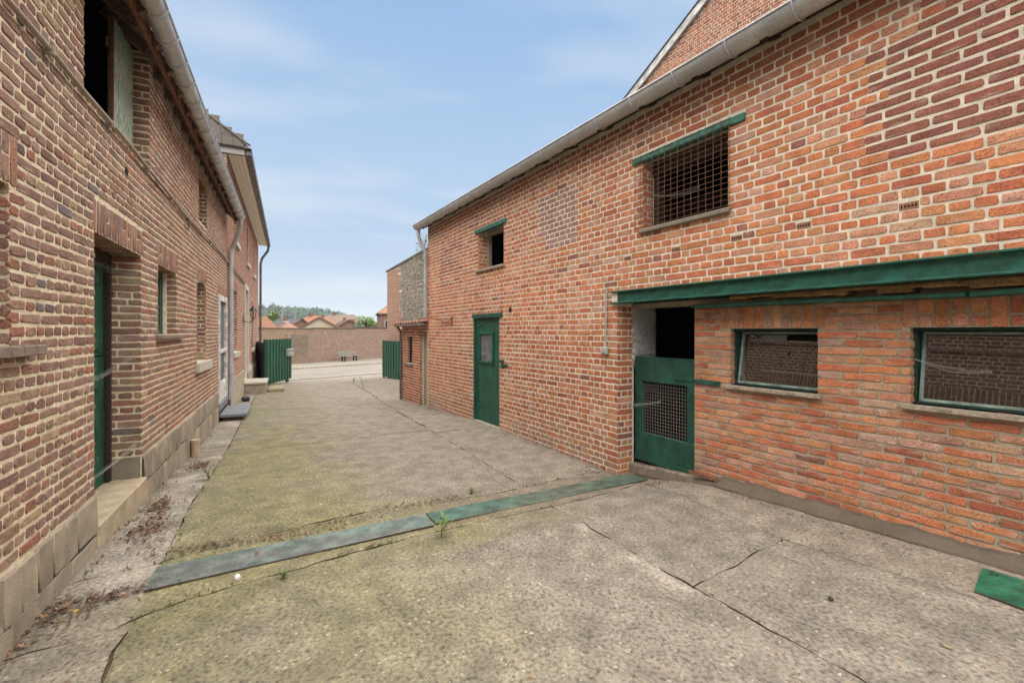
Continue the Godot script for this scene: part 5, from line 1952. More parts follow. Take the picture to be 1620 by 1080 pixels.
# ------------------------------------------------------------------ village and hill
func far_house(called: String, label: String, pos: Vector3, yaw: float, w: float, d: float, h: float, rise: float, wall_m: Color, roof_c: Color, hip := 0.0) -> Node3D:
	var t := thing(called, label, "house", Transform3D(Basis(Vector3.UP, yaw), pos))
	var s := Shape.new()
	var x := w / 2
	var z := d / 2
	for q in [[Vector3(-x, 0, z), Vector3(x, 0, z)], [Vector3(x, 0, z), Vector3(x, 0, -z)], [Vector3(x, 0, -z), Vector3(-x, 0, -z)], [Vector3(-x, 0, -z), Vector3(-x, 0, z)]]:
		s.quad(q[0], q[1], q[1] + Vector3(0, h, 0), q[0] + Vector3(0, h, 0), wall_m)
	if hip == 0.0:
		s.tri(Vector3(-x, h, z), Vector3(x, h, z), Vector3(0, h + rise, z), wall_m)
		s.tri(Vector3(x, h, -z), Vector3(-x, h, -z), Vector3(0, h + rise, -z), wall_m)
	put(s, "wall", M.render, t)
	s = Shape.new()
	var o := 0.25
	var k := rise / x
	var e0 := h - o * k
	for up in [0.0, 0.12]:
		var l0 := Vector3(-x - o, e0 + up, z + o)
		var l1 := Vector3(-x - o, e0 + up, -z - o)
		var m0 := Vector3(0, h + rise + up, z + o - hip)
		var m1 := Vector3(0, h + rise + up, -z - o + hip)
		var r0 := Vector3(x + o, e0 + up, z + o)
		var r1 := Vector3(x + o, e0 + up, -z - o)
		s.quad(l1, l0, m0, m1, roof_c)
		s.quad(r0, r1, m1, m0, roof_c)
		if hip > 0:
			s.tri(l0, r0, m0, roof_c)
			s.tri(r1, l1, m1, roof_c)
	var n := int(d / 0.35)
	for i in n + 1:  # tile ridges down the slopes
		var zz := lerpf(-z - o, z + o, float(i) / n)
		var cut := 0.0
		if hip > 0: cut = maxf(0.0, 1.0 - (z + o - absf(zz)) / hip)
		for sd in [-1.0, 1.0]:
			s.bar(Vector3(sd * (x + o), e0 + 0.14, zz), Vector3(sd * (x + o) * cut, lerpf(h + rise, e0, cut) + 0.14, zz), 0.07, 0.05, 0.0, roof_c * 0.92)
	var roof := put(s, "roof", M.tile_brown, t)
	s = Shape.new()
	s.bx(-0.25, 0.25, h + rise - 0.3, h + rise + 0.55, -z * 0.35 - 0.3, -z * 0.35 + 0.3, 0.0, Color(0.30, 0.16, 0.11))
	s.bx(-0.3, 0.3, h + rise + 0.5, h + rise + 0.6, -z * 0.35 - 0.35, -z * 0.35 + 0.35, 0.0, Color(0.25, 0.2, 0.17))
	put(s, "chimney", M.tile_brown, roof)
	s = Shape.new()
	if hip == 0.0:
		s.bar(Vector3(-x - o, e0 + 0.07, z + o + 0.02), Vector3(0, h + rise + 0.09, z + o + 0.02), 0.05, 0.18, 0.0, Color(0.2, 0.12, 0.09))
		s.bar(Vector3(0, h + rise + 0.09, z + o + 0.02), Vector3(x + o, e0 + 0.07, z + o + 0.02), 0.05, 0.18, 0.0, Color(0.2, 0.12, 0.09))
		put(s, "verge_board", M.render, t)
	return t


func far_window(t: Node3D, x: float, y: float, w: float, h: float, z: float) -> void:
	var s := Shape.new()
	s.bx(x - w / 2 - 0.06, x + w / 2 + 0.06, y - 0.06, y + h + 0.06, z, z + 0.05, 0.0)
	var f := put(s, "window", M.white_paint, t)
	s = Shape.new()
	s.bx(x - w / 2, x + w / 2, y, y + h, z + 0.05, z + 0.06, 0.0)
	put(s, "pane", M.black, f)


func tree(called: String, label: String, pos: Vector3, h: float, w: float, clumps: int, leaves: int, size: float, dark: Color, light: Color, low := 0.25) -> void:
	var t := thing(called, label, "tree", Transform3D(Basis(), pos), "trees beyond the boundary wall")
	var s := Shape.new()
	s.tube([Vector3.ZERO, Vector3(0.05, h * 0.35, 0), Vector3(0, h * 0.7, 0.05), Vector3(0.03, h * 0.9, 0)], w * 0.07, 7, true, Color.WHITE, 0.25)
	var cl := []
	for k in clumps:
		var a := rng.randf() * TAU
		var y := rng.randf_range(low, 0.88)
		var rr := w * 0.5 * sin(clampf((1.0 - y) / (1.0 - low) * 0.9 + 0.12, 0, 1) * PI * 0.62) * rng.randf_range(0.4, 0.85)
		var c := Vector3(cos(a) * rr, y * h, sin(a) * rr)
		var r := w * rng.randf_range(0.13, 0.22)
		cl.append([c, Vector3(r, r * 0.85, r)])
		s.tube([Vector3(0, maxf(0.2 * h, c.y - rr * 0.8), 0), c * Vector3(0.6, 1, 0.6) - Vector3(0, r * 0.4, 0), c], w * 0.02, 4, false, Color.WHITE, 0.3)
	put(s, "trunk", M.bark, t)
	leafy(t, "crown", cl, leaves, size, dark, light)


func build_far() -> void:
	var cream := Color(0.60, 0.53, 0.40)
	var brown := Color(0.28, 0.19, 0.14)
	var y := -1.0
	var c := far_house("cream_house", "small cream gable with dark verge showing above the boundary wall", Vector3(-31.4, y, -75), 0.32, 6.0, 9.0, 3.05, 1.75, cream, Color(0.33, 0.21, 0.15))
	far_window(c, -1.2, 1.9, 0.7, 0.9, 4.5)
	far_house("orange_roof_house", "house with bright orange pantile roof just left of the cream gable", Vector3(-36.2, y, -84), 1.2, 6, 7, 3.2, 2.25, brown, Color(0.50, 0.22, 0.14), 1.8)
	far_house("brown_roof_house", "brown roofed house rising right behind the cream gable", Vector3(-33.8, y, -90), 1.35, 8, 9, 3.3, 2.6, brown, Color(0.31, 0.22, 0.18), 2.0)
	far_house("red_roof_house", "long low red brown roof sloping down right of the cream gable", Vector3(-30.0, y, -82), 0.5, 6.5, 8, 2.7, 1.9, brown, Color(0.34, 0.19, 0.13))
	far_house("bungalow", "low bungalow with pointed orange hipped roof between the street lamp and cream gable", Vector3(-35.6, y, -72), 0.8, 4.0, 4.0, 2.6, 1.4, brown, Color(0.42, 0.22, 0.15), 1.95)
	far_house("gable_cottage", "orange roofed cottage peeping out beside the house down pipe", Vector3(-38.4, y, -68), 0.1, 5.0, 7, 2.3, 2.6, Color(0.36, 0.24, 0.17), Color(0.46, 0.235, 0.14))
	far_house("slate_roof_house", "grey slate roof running down from the orange roofed cottage", Vector3(-37.2, y, -76), 0.9, 5.5, 8, 2.6, 2.1, brown, Color(0.17, 0.17, 0.18))
	far_house("slate_barn", "low dark slate roof between the two far trees", Vector3(-27.0, y, -80), 1.3, 5, 7, 2.6, 1.6, brown, Color(0.16, 0.165, 0.175))
	var r := far_house("corner_house", "brown brick house with orange roof edge beside the flint wall", Vector3(-14.5, y, -60), 0.35, 6.0, 6.0, 5.0, 2.4, Color(0.24, 0.16, 0.12), Color(0.45, 0.24, 0.16), 2.8)
	far_window(r, -2.1, 2.8, 0.6, 1.2, 3.0)
	far_window(r, -0.6, 2.8, 0.6, 1.2, 3.0)
	tree("poplar_tree", "slim pale green tree standing behind the slate roof", Vector3(-41.7, y, -80), 7.2, 2.6, 22, 2600, 0.2, Color(0.14, 0.22, 0.05), Color(0.28, 0.36, 0.11))
	tree("round_tree", "broad bright green tree above the wall near the flint building", Vector3(-20.6, y, -64), 4.9, 3.4, 26, 3600, 0.17, Color(0.16, 0.25, 0.06), Color(0.30, 0.40, 0.12), 0.35)
	tree("dark_tree", "small dark green tree right of the village roofs", Vector3(-33.0, y, -92), 5.4, 3.0, 20, 2200, 0.22, Color(0.07, 0.12, 0.05), Color(0.14, 0.2, 0.09), 0.3)
	tree("bushy_tree", "low yellow green bush between the bungalow and the orange roof", Vector3(-36.6, y, -80), 4.0, 3.8, 18, 2200, 0.2, Color(0.18, 0.24, 0.08), Color(0.33, 0.36, 0.16), 0.3)
	# street lamp and mast
	var l := thing("street_lamp", "thin grey street lamp with flat white head among the roofs", "street lamp", Transform3D(Basis(), Vector3(-34.8, y, -70)))
	var s := Shape.new()
	s.tube([Vector3.ZERO, Vector3(0, 4.1, 0)], 0.06, 7)
	put(s, "post", M.plastic_grey, l)
	s = Shape.new()
	s.bx(-0.4, 0.4, 4.1, 4.25, -0.12, 0.12, 0.03)
	put(s, "lamp_head", M.white_paint, l)
	var m := thing("radio_mast", "tall thin grey mast rising before the wooded hill", "mast", Transform3D(Basis(), Vector3(-75.7, y, -150)))
	s = Shape.new()
	for k in 3:
		var a := TAU * k / 3
		s.tube([Vector3(cos(a) * 0.35, 0, sin(a) * 0.35), Vector3(cos(a) * 0.12, 11.2, sin(a) * 0.12)], 0.05, 5)
		for j in 12:
			var a2 := TAU * (k + 1) / 3
			var w0 := lerpf(0.35, 0.12, j / 12.0)
			var w1 := lerpf(0.35, 0.12, (j + 1) / 12.0)
			s.tube([Vector3(cos(a) * w0, j * 0.93, sin(a) * w0), Vector3(cos(a2) * w1, (j + 1) * 0.93, sin(a2) * w1)], 0.025, 4)
	put(s, "lattice", M.plastic_grey, m)
	# wooded hill
	s = Shape.new()
	var nx := 40
	var nz := 12
	for j in nz + 1:
		for i in nx + 1:
			var x := lerpf(-900, -190, float(i) / nx)
			var z := lerpf(400, 680, float(j) / nz)
			s.v.append(Vector3(x, hill_y(x, z), -z))
			s.n.append(Vector3(0, 0.9, 0.4).normalized())
			s.c.append(Color(0.10, 0.14, 0.06))
	for j in nz:
		for i in nx:
			var p := j * (nx + 1) + i
			s.i.append_array(PackedInt32Array([p, p + nx + 1, p + 1, p + 1, p + nx + 1, p + nx + 2]))
	structure(put(s, "hill", M.litter, self))
	var crown := Shape.new()
	for k in 130:
		var d := Vector3(rng.randfn(), rng.randfn() * 0.9 + 0.25, rng.randfn()).normalized()
		var p := d * Vector3(1, 1.15, 1) * rng.randf_range(0.75, 1.08)
		var u := d.cross(Vector3(rng.randfn(), rng.randfn(), rng.randfn())).normalized()
		var w := d.cross(u)
		var z := rng.randf_range(0.22, 0.42)
		var g := rng.randf_range(0.7, 1.2)
		crown.quad(p - u * z, p - w * z * 0.8 + d * 0.05, p + u * z, p + w * z * 0.8, Color(g * 0.8, g * 0.8, g * 0.8))
	var mm := MultiMesh.new()
	mm.transform_format = MultiMesh.TRANSFORM_3D
	mm.use_colors = true
	mm.mesh = crown.mesh()
	var xs := []
	for k in 2600:
		var x := rng.randf_range(-480, -196)
		var z := rng.randf_range(410, 590)
		var hy := hill_y(x, z)
		if hy < 1.0 and rng.randf() < 0.75: continue
		xs.append([x, hy, z])
	mm.instance_count = xs.size()
	for k in xs.size():
		var r0 := rng.randf_range(3.2, 6.5)
		mm.set_instance_transform(k, Transform3D(Basis(Vector3.UP, rng.randf() * TAU).scaled(Vector3(r0 * 0.8, r0 * rng.randf_range(1.2, 2.0), r0 * 0.8)), Vector3(xs[k][0], xs[k][1] + r0 * 0.8, -xs[k][2])))
		var g := rng.randf_range(0.7, 1.25)
		mm.set_instance_color(k, Color(0.062 * g, 0.108 * g, 0.036 * g))
	var mi := MultiMeshInstance3D.new()
	mi.name = "forest"
	mi.multimesh = mm
	mi.material_override = M.leaf
	add_child(mi)
	stuff(mi)
	mi.set_meta("label", "dark green forest covering the hill beyond the village")


func hill_y(x: float, z: float) -> float:
	var ridge := lut(x, [-900, 18, -320, 16.5, -252, 14, -221, 10, -211, 5, -204, 0.5, -196, -1.2])
	return lerpf(-1.1, ridge, smoothstep(400, 540, z)) + 1.5 * wob.get_noise_2d(x * 3, z * 3)


# ------------------------------------------------------------------ gates
func corrugated(w: float, h: float, waves: int) -> Shape:
	var s := Shape.new()
	var p := []
	var pw := w / waves
	for k in waves:
		var x := k * pw
		p.append(Vector2(x, 0.0))
		p.append(Vector2(x + pw * 0.40, 0.0))
		p.append(Vector2(x + pw * 0.52, 0.045))
		p.append(Vector2(x + pw * 0.86, 0.045))
	p.append(Vector2(w, 0.0))
	var q := []
	for k in range(p.size() - 1, -1, -1): q.append(p[k] - Vector2(0, 0.004))
	s.sweep(p, Vector3(0, h, 0), Vector3(1, 0, 0), Vector3(0, 0, 1), Vector3(0, -h, 0), Color.WHITE, false)
	s.sweep(q, Vector3(0, h, 0), Vector3(1, 0, 0), Vector3(0, 0, 1), Vector3(0, -h, 0), Color.WHITE, false)
	return s


func gate_leaf(label: String, a: Vector3, b: Vector3, h: float, waves: int, mt: Material, face := 1.0) -> Node3D:
	var flat := (b - a) * Vector3(1, 0, 1)
	var x := flat.normalized()
	var t := thing("gate_leaf", label, "gate", Transform3D(Basis(x, Vector3.UP, x.cross(Vector3.UP)), a), "corrugated green gates of the yard")
	var w := flat.length()
	var rise := b.y - a.y
	put(corrugated(w, h, waves), "corrugated_sheet", mt, t)
	var s := Shape.new()
	for yy in [0.12, h * 0.5, h - 0.14]: s.bx(0.02, w - 0.02, yy, yy + 0.05, -0.06, -0.008, 0.004)
	s.bx(0.0, 0.05, 0.0, h, -0.058, -0.007, 0.004)
	s.bx(w - 0.05, w, 0.0, h, -0.058, -0.007, 0.004)
	put(s, "frame", M.black, t)
	s = Shape.new()
	s.bx(w * 0.84, w * 0.93, rise - 0.13, 0.02, -0.07, -0.01, 0.006)
	put(s, "wheel_stop", M.black, t)
	return t


func build_gates() -> void:
	# left gate folded against the house corner
	var a := Vector3(-8.75, -0.29, -16.1)
	var b := Vector3(-9.10, -0.29, -18.7)
	var g := gate_leaf("dark green corrugated gate leaf with grey letter box by the house steps", a, b, 1.62, 9, M.gate_green)
	var w := (b - a).length()
	var s := Shape.new()
	s.bx(w * 0.74, w * 0.97, 0.93, 1.22, 0.046, 0.16, 0.01)
	var box := put(s, "letter_box", M.plastic_grey, g)
	s = Shape.new()
	s.bx(w * 0.76, w * 0.95, 1.13, 1.16, 0.16, 0.165, 0.002)
	put(s, "letter_slot", M.black, box)
	gate_leaf("narrow dark gate leaf folded between house corner and green leaf", Vector3(-10.75, -0.45, -19.0), a + Vector3(-0.06, -0.05, -0.06), 1.66, 9, M.black)  # shaded back of the folded leaf, its shade put into the black
	# right gate
	var r0 := Vector3(-5.98, -0.40, -20.95)
	var r1 := Vector3(-4.55, -0.38, -18.4)
	var gr := gate_leaf("green corrugated gate leaf before the flint wall by the lean-to", r0, r1, 1.62, 7, M.gate_green)
	s = Shape.new()
	s.bx(0.12, 0.24, -0.16, 0.0, -0.06, 0.0, 0.004)
	put(s, "foot", M.black, gr)
	var p := thing("gate_post", "thin black steel post at the house corner carrying the gate", "post", Transform3D(Basis(), Vector3(-10.55, -0.55, -18.95)))
	s = Shape.new()
	s.bx(-0.05, 0.05, 0, 1.75, -0.05, 0.05, 0.006)
	put(s, "shaft", M.black, p)
	s = Shape.new()
	s.bx(-0.06, 0.06, 1.75, 1.77, -0.06, 0.06, 0.004)
	put(s, "cap", M.black, p)


# ------------------------------------------------------------------ plates, steps, plants, litter
func plate(label: String, c: Array, up: float, col: Color, worn: Color, group := "") -> void:
	# c: four (t, q) corners in order round the plate
	var o: Vector3 = at(c[0].x, c[0].y, 0)
	var t := thing("channel_plate", label, "steel plate", Transform3D(Basis(), o), group)
	var s := Shape.new()
	var nu := 40
	var nv := 6
	var grid := []
	for j in nv + 1:
		for i in nu + 1:
			var p: Vector2 = (c[0] as Vector2).lerp(c[1], float(i) / nu).lerp((c[3] as Vector2).lerp(c[2], float(i) / nu), float(j) / nv)
			p += Vector2(wob.get_noise_2d(p.y * 90, 7), 0) * 0.004
			var fu := float(i) / nu
			var hgt := lerpf(lerpf(at(c[0].x, c[0].y).y, at(c[1].x, c[1].y).y, fu), lerpf(at(c[3].x, c[3].y).y, at(c[2].x, c[2].y).y, fu), float(j) / nv) + up + 0.003 * wob.get_noise_2d(p.x * 90, p.y * 60)
			var v := at(p.x, p.y)
			v.y = hgt
			grid.append(v - o)
			s.v.append(v - o)
			s.n.append(Vector3.UP)
			var k := clampf(0.5 + 1.7 * wob.get_noise_2d(p.x * 170, p.y * 60 + 11) + 0.8 * wob.get_noise_2d(p.x * 700, p.y * 300), 0, 1)
			s.c.append(col.lerp(worn, k * 0.55))
	for j in nv:
		for i in nu:
			var p := j * (nu + 1) + i
			s.i.append_array(PackedInt32Array([p, p + nu + 1, p + 1, p + 1, p + nu + 1, p + nu + 2]))
	var th := Vector3(0, -0.009, 0)
	var rust := Color(0.13, 0.08, 0.06)
	for i in nu:
		s.quad(grid[i + 1], grid[i], grid[i] + th, grid[i + 1] + th, rust)
		var q := nv * (nu + 1) + i
		s.quad(grid[q], grid[q + 1], grid[q + 1] + th, grid[q] + th, rust)
	for j in nv:
		var p := j * (nu + 1)
		s.quad(grid[p], grid[p + nu + 1], grid[p + nu + 1] + th, grid[p] + th, rust)
		p += nu
		s.quad(grid[p + nu + 1], grid[p], grid[p] + th, grid[p + nu + 1] + th, rust)
	put(s, "sheet", M.plate, t)


func chips(called: String, label: String, spots: Array, count: int, size: float, pal: Array) -> void:
	var s := Shape.new()
	for k in count:
		var sp: Array = spots[rng.randi_range(0, spots.size() - 1)]
		var along := rng.randfn() * 0.5
		var t: float = sp[0] + along * sp[2] + rng.randfn() * 0.012
		var q: float = sp[1] + rng.randfn() * 0.5 * sp[3]
		var p := at(t, q, 0.010 + absf(rng.randfn()) * 0.008)
		var a := Basis.from_euler(Vector3(rng.randfn() * 0.35, rng.randf() * TAU, rng.randfn() * 0.35))
		var z := size * rng.randf_range(0.5, 1.4)
		var col := vary(pal[rng.randi_range(0, pal.size() - 1)], 0.25)
		s.tri(p - a.x * z * 0.35, p + a.z * z * 0.2, p + a.x * z * 0.35, col)
		s.tri(p - a.z * z, p - a.x * z * 0.35, p + a.x * z * 0.35 + Vector3(0, z * 0.2, 0), col)
		s.tri(p + a.z * z, p + a.x * z * 0.35, p - a.x * z * 0.35 + Vector3(0, z * 0.15, 0), col)
	var o := put(s, called, M.litter, self)
	stuff(o)
	o.set_meta("label", label)


func weed(label: String, t: float, q: float, h: float, stems: int, leaf: float) -> void:
	var r := thing("weed", label, "weed", Transform3D(Basis(), at(t, q, 0.0)), "weeds in the joints of the yard")
	var s := Shape.new()
	var f := Shape.new()
	for k in stems:
		var a := rng.randf() * TAU
		var lean := Vector3(cos(a), 0, sin(a)) * h * rng.randf_range(0.05, 0.35)
		var hh := h * rng.randf_range(0.6, 1.0)
		var pts := [Vector3(0, -0.02, 0), lean * 0.3 + Vector3(0, hh * 0.5, 0), lean + Vector3(0, hh, 0)]
		s.tube(pts, 0.0022, 4, false, Color(0.12, 0.16, 0.05), 0.6)
		for j in 9:
			var u := lerpf(0.25, 1.0, j / 8.0)
			var p: Vector3 = pts[1].lerp(pts[2], (u - 0.5) * 2) if u > 0.5 else pts[0].lerp(pts[1], u * 2)
			var b := a + j * 2.4
			var d := Vector3(cos(b), 0.35 + 0.4 * u, sin(b)).normalized()
			var sd := d.cross(Vector3.UP).normalized()
			var l := leaf * rng.randf_range(0.7, 1.2)
			var col := Color(0.08, 0.14, 0.035).lerp(Color(0.19, 0.25, 0.07), rng.randf())
			f.tri(p, p + d * l * 0.55 + sd * l * 0.16, p + d * l, col)
			f.tri(p, p + d * l, p + d * l * 0.55 - sd * l * 0.16, col)
	put(s, "stem", M.leaf, r)
	put(f, "foliage", M.leaf, r)


func lump(called: String, label: String, cat: String, t: float, q: float, size: Vector3, col: Color, group := "", mt: Material = null) -> void:
	var s := Shape.new()
	var rings := 6
	var sides := 9
	var jig := []
	for k in (rings + 1) * sides: jig.append(rng.randf_range(0.85, 1.12))
	var pt := func(i: int, j: int) -> Vector3:
		var th := PI * i / rings
		var a := TAU * (j % sides) / sides
		var g: float = jig[i * sides + (j % sides)] if i > 0 and i < rings else 1.0
		return Vector3(sin(th) * cos(a) * g, cos(th), sin(th) * sin(a) * g) * size * 0.5
	for i in rings:
		for j in sides:
			s.quad(pt.call(i, j), pt.call(i, j + 1), pt.call(i + 1, j + 1), pt.call(i + 1, j), vary(col, 0.08))
	var o := put(s, called, mt if mt else M.stone, self)
	o.position = at(t, q, size.y * 0.36)
	o.rotation.y = rng.randf() * TAU
	tag(o, label, cat, group)


func build_small() -> void:
	# steel plates over the channel
	var gp := "green steel plates over the drain channel"
	plate("longer faded green steel plate from the doorway side to the weed", [Vector2(3.17, -0.56), Vector2(3.30, 1.15), Vector2(3.60, 1.17), Vector2(3.45, -0.55)], 0.016, Color(0.17, 0.24, 0.21), Color(0.19, 0.18, 0.16), gp)
	plate("shorter muddy green steel plate ending at the half door", [Vector2(3.325, 1.175), Vector2(3.53, 3.60), Vector2(3.83, 3.57), Vector2(3.63, 1.195)], 0.013, Color(0.075, 0.185, 0.145), Color(0.19, 0.18, 0.135), gp)
	plate("bright green steel plate lying at the foot of the stable wall", [Vector2(0.30, 3.33), Vector2(0.30, 3.76), Vector2(1.0, 3.70), Vector2(0.93, 3.33)], 0.014, Color(0.02, 0.215, 0.115), Color(0.05, 0.17, 0.11))
	# blue stone step before the screen door
	var t := thing("bluestone_step", "blue grey stone slab step resting on bricks below the screen door", "step", frame_l() * Transform3D(Basis(), Vector3(9.75, 0, 0)))
	var s := Shape.new()
	s.bx(-0.62, 0.55, 0.05, 0.105, 0.03, 0.46, 0.008)
	put(s, "slab", M.bluestone, t)
	for x in [-0.35, 0.35]:
		s = Shape.new()
		s.bx(x - 0.12, x + 0.12, -0.12, 0.05, 0.06, 0.38, 0.012, Color(0.25, 0.17, 0.12))
		put(s, "support", M.render, t)
	# drain stub by the wall
	var d := frame_l() * Transform3D(Basis(), Vector3(6.45, 0, 0.06))
	t = thing("drain_pipe_stub", "short cream pipe stub standing against the plinth", "pipe", d)
	s = Shape.new()
	s.tube([Vector3(0, -0.05, 0.02), Vector3(0, 0.19, 0.02)], 0.05, 14)
	s.tube([Vector3(0, 0.19, 0.02), Vector3(0, 0.225, 0.02)], 0.056, 14)
	put(s, "tube", M.pvc, t)
	s = Shape.new()
	s.tube([Vector3(10.35 - 6.45, -0.1, 0.0), Vector3(10.35 - 6.45, 0.22, 0.0)], 0.03, 10)
	var t2 := thing("standpipe", "thin rusty standpipe between screen door and down pipe", "pipe", d)
	put(s, "tube", M.rust, t2)
	# plants
	weed("young leafy weed growing at the joint between the two long plates", 3.10, 1.13, 0.17, 2, 0.075)
	weed("thin grass tuft in the crack before the pipe stub", 5.6, -0.47, 0.13, 3, 0.04)
	weed("tall thin weed in the centre joint before the lean-to window", 15.4, 2.93, 0.36, 4, 0.06)
	weed("low weed in the centre joint nearer the open gate", 17.6, 3.02, 0.26, 5, 0.06)
	weed("small sprouts below the longer steel plate", 2.98, 0.12, 0.045, 4, 0.03)
	weed("sprout at the far edge of the muddy plate", 3.95, 1.75, 0.06, 4, 0.04)
	var jw := Shape.new()
	for k in 520:
		var tt := 0.0
		var qq := 0.0
		if k % 5 == 0:
			tt = rng.randf_range(3.0, 14.0)
			qq = lut(tt, CC) + rng.randfn() * 0.02
		elif k % 5 == 1:
			qq = rng.randf_range(-0.9, 3.2)
			tt = lut(qq, CU) + rng.randfn() * 0.02
		elif k % 5 == 2:
			qq = rng.randf_range(-0.6, 2.2)
			tt = lut(qq, CV) + rng.randfn() * 0.015
		elif k % 5 == 3:
			tt = rng.randf_range(2.2, 13.0)
			qq = ql(tt) + 0.05 + absf(rng.randfn()) * 0.03
		else:
			tt = rng.randf_range(4.2, 20.0)
			qq = lut(tt, CJ) + rng.randfn() * 0.02
		if wob.get_noise_2d(tt * 90, qq * 90) < 0.02: continue
		var p := at(tt, qq, -0.004)
		for j in 5:
			var bd := Vector3(rng.randfn() * 0.6, 1.0, rng.randfn() * 0.6).normalized()
			var sd := bd.cross(Vector3(rng.randfn(), 0.2, rng.randfn())).normalized()
			var l := rng.randf_range(0.012, 0.04)
			jw.tri(p - sd * 0.0035, p + sd * 0.0035, p + bd * l, Color(0.10, 0.13, 0.04).lerp(Color(0.24, 0.24, 0.09), rng.randf()))
	var jo := put(jw, "joint_grass", M.leaf, self)
	stuff(jo)
	jo.set_meta("label", "short ragged grass and moss growing in the joints of the yard")
	# litter
	var brown := [Color(0.19, 0.105, 0.065), Color(0.13, 0.075, 0.05), Color(0.25, 0.15, 0.09), Color(0.10, 0.075, 0.06)]
	chips("leaf_litter", "drift of brown dead leaves before the stone doorstep", [[4.45, -0.70, 0.5, 0.14], [4.15, -0.72, 0.25, 0.16], [4.8, -0.74, 0.2, 0.07], [6.3, -0.62, 0.25, 0.1]], 620, 0.022, brown)
	chips("leaf_litter", "dead leaves caught below the plinth at the channel mouth", [[3.15, -0.88, 0.16, 0.2], [3.05, -0.95, 0.2, 0.12], [3.2, -0.7, 0.05, 0.2]], 300, 0.02, brown)
	chips("leaf_litter", "line of dead leaves along the edge of the steel plates", [[3.62, 0.1, 0.05, 0.5], [3.72, 0.45, 0.05, 0.4], [3.68, -0.3, 0.05, 0.4], [3.85, 1.2, 0.04, 0.6], [4.05, 3.4, 0.15, 0.3], [3.3, 3.45, 0.1, 0.2]], 620, 0.016, brown)
	chips("grit", "grit and dead leaves gathered at the foot of the red barn", [[5.0, 3.45, 1.2, 0.06], [6.5, 3.38, 1.5, 0.06], [8.6, 3.3, 1.4, 0.05], [2.2, 3.62, 1.6, 0.05]], 520, 0.013, brown + [Color(0.3, 0.25, 0.18), Color(0.16, 0.15, 0.07)])
	chips("grit", "grit and dark moss gathered at the foot of the old brown barn", [[2.6, -0.98, 0.6, 0.05], [5.8, -0.84, 1.2, 0.05], [8.0, -0.72, 1.6, 0.06], [11.5, -0.5, 2.0, 0.08]], 420, 0.013, brown + [Color(0.14, 0.15, 0.06)])
	chips("dirt_crumbs", "loose crumbs of dirt scattered over the concrete", [[5.5, 1.0, 5.0, 2.4], [2.0, 1.0, 2.0, 2.4], [9.0, 1.2, 5.0, 2.6], [2.0, 3.4, 2.4, 0.3], [7, 3.0, 4, 0.8], [1.7, 1.0, 1.2, 2.2], [5.0, 1.0, 1.8, 2.4]], 1000, 0.009, [Color(0.10, 0.085, 0.06), Color(0.17, 0.13, 0.09), Color(0.07, 0.06, 0.05)])
	# pebbles standing out of the concrete
	var pb := Shape.new()
	for k in 3600:
		var tt := rng.randf_range(0.6, 3.2) if k % 4 else rng.randf_range(3.9, 7.5)
		var q := rng.randf_range(-0.5, 2.1)
		if k % 11 == 0: q = rng.randf_range(2.2, 3.3)
		if tt > 2.85 and tt < 3.85: continue
		var p := at(tt, q, 0.0)
		var r := 0.0025 + pow(rng.randf(), 3.0) * 0.0085
		var g := rng.randf_range(0.6, 1.0)
		var col: Color = [Color(0.50, 0.45, 0.36), Color(0.42, 0.36, 0.27), Color(0.56, 0.53, 0.47), Color(0.22, 0.21, 0.20), Color(0.40, 0.29, 0.20)][rng.randi_range(0, 4)]
		var a := rng.randf() * TAU
		var top := p + Vector3(0, r * 0.5 + 0.003, 0)
		var rim := []
		for j in 6: rim.append(p + Vector3(cos(a + TAU * j / 6) * r, 0.0, sin(a + TAU * j / 6) * r * 0.75) * rng.randf_range(0.85, 1.1))
		for j in 6: pb.tri(top, rim[(j + 1) % 6], rim[j], Color(col.r * g, col.g * g, col.b * g))
	stuff(put(pb, "pebbles", M.litter, self))
	lump("moss_clump", "dark green clump of moss lying on the concrete before the windows", "moss", 1.28, 2.62, Vector3(0.035, 0.022, 0.026), Color(0.06, 0.065, 0.02))
	lump("pebble", "pale oval pebble near the lower edge below the moss clump", "pebble", 0.83, 2.66, Vector3(0.034, 0.014, 0.02), Color(0.50, 0.38, 0.26))
	lump("pebble", "tan pebble beside the centre joint past the crack", "pebble", 1.63, 2.14, Vector3(0.026, 0.014, 0.02), Color(0.46, 0.35, 0.27))
	lump("pebble", "tan pebble out on the slab between joint and moss clump", "pebble", 1.42, 2.30, Vector3(0.024, 0.012, 0.018), Color(0.44, 0.34, 0.26))
	lump("stone_chip", "white stone chip lying in the middle of the near slab", "stone", 1.33, 1.12, Vector3(0.03, 0.008, 0.024), Color(0.75, 0.74, 0.72))
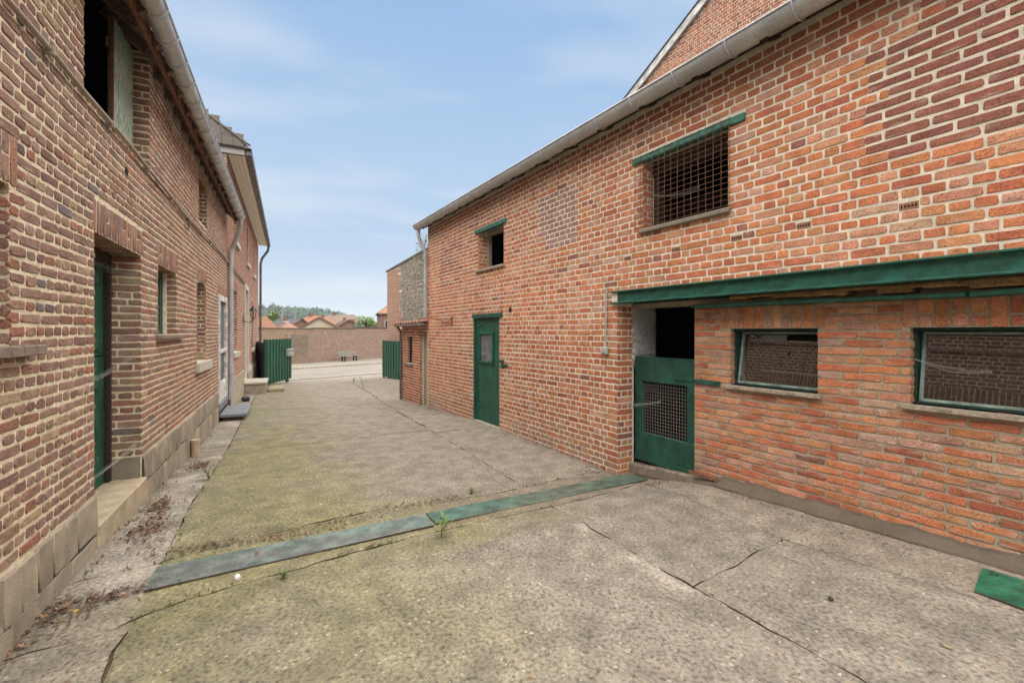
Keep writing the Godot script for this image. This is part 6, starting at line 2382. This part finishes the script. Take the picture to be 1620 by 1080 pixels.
	lump("ball", "small white ball lying against the longer steel plate", "ball", 3.10, -0.12, Vector3(0.036, 0.036, 0.036), Color(0.72, 0.72, 0.72), "", M.litter)
	lump("snail_shell", "brown snail shell on the longer steel plate", "shell", 3.36, -0.02, Vector3(0.026, 0.05, 0.022), Color(0.36, 0.29, 0.2))
	lump("drain_cap", "black round drain cap at the foot of the house steps", "ball", 12.95, -0.32, Vector3(0.22, 0.16, 0.18), Color(0.02, 0.02, 0.02), "", M.black)  # black drain cap, modelled as a rounded lump
	lump("yellow_leaf", "single yellow leaf lying on the dead leaves by the plinth", "leaf", 3.13, -0.83, Vector3(0.03, 0.006, 0.02), Color(0.62, 0.40, 0.06), "", M.litter)
	# cobwebs
	var fl := frame_l()
	cobweb(fl * Vector3(3.5, 2.20, -0.2), fl * Vector3(4.39, 2.12, -0.02), Vector3(0, -0.16, 0), 10, "cobweb", "cobweb sagging across the top of the green doorway")
	cobweb(fl * Vector3(3.4, 1.20, -0.21), fl * Vector3(4.39, 1.42, -0.05), Vector3(0, -0.06, 0), 9, "cobweb", "cobweb across the middle of the green doorway")
	cobweb(fl * Vector3(3.4, 0.50, -0.21), fl * Vector3(4.39, 0.66, -0.03), Vector3(0, -0.05, 0), 10, "cobweb", "cobweb low across the green doorway above the step")
	var fa := frame_a()
	cobweb(fa * Vector3(5.80, 0.80, 0.0), fa * Vector3(6.28, 0.86, -0.24), Vector3(0, -0.03, 0), 10, "cobweb", "cobweb from the brick pier to the wire panel")
	cobweb(fa * Vector3(6.30, 3.05, -0.10), fa * Vector3(6.85, 3.0, -0.12), Vector3(0, -0.05, 0), 10, "cobweb", "cobweb hanging inside the rusty window mesh")
	cobweb(fa * Vector3(8.42, 1.42, -0.24), fa * Vector3(8.78, 1.36, -0.3), Vector3(0, -0.02, 0), 8, "cobweb", "cobweb across the wide stable window")
	cobweb(fa * Vector3(7.62, 1.80, -0.2), fa * Vector3(8.05, 1.86, -0.06), Vector3(0, -0.04, 0), 8, "cobweb", "cobweb under the timber between the stable windows")
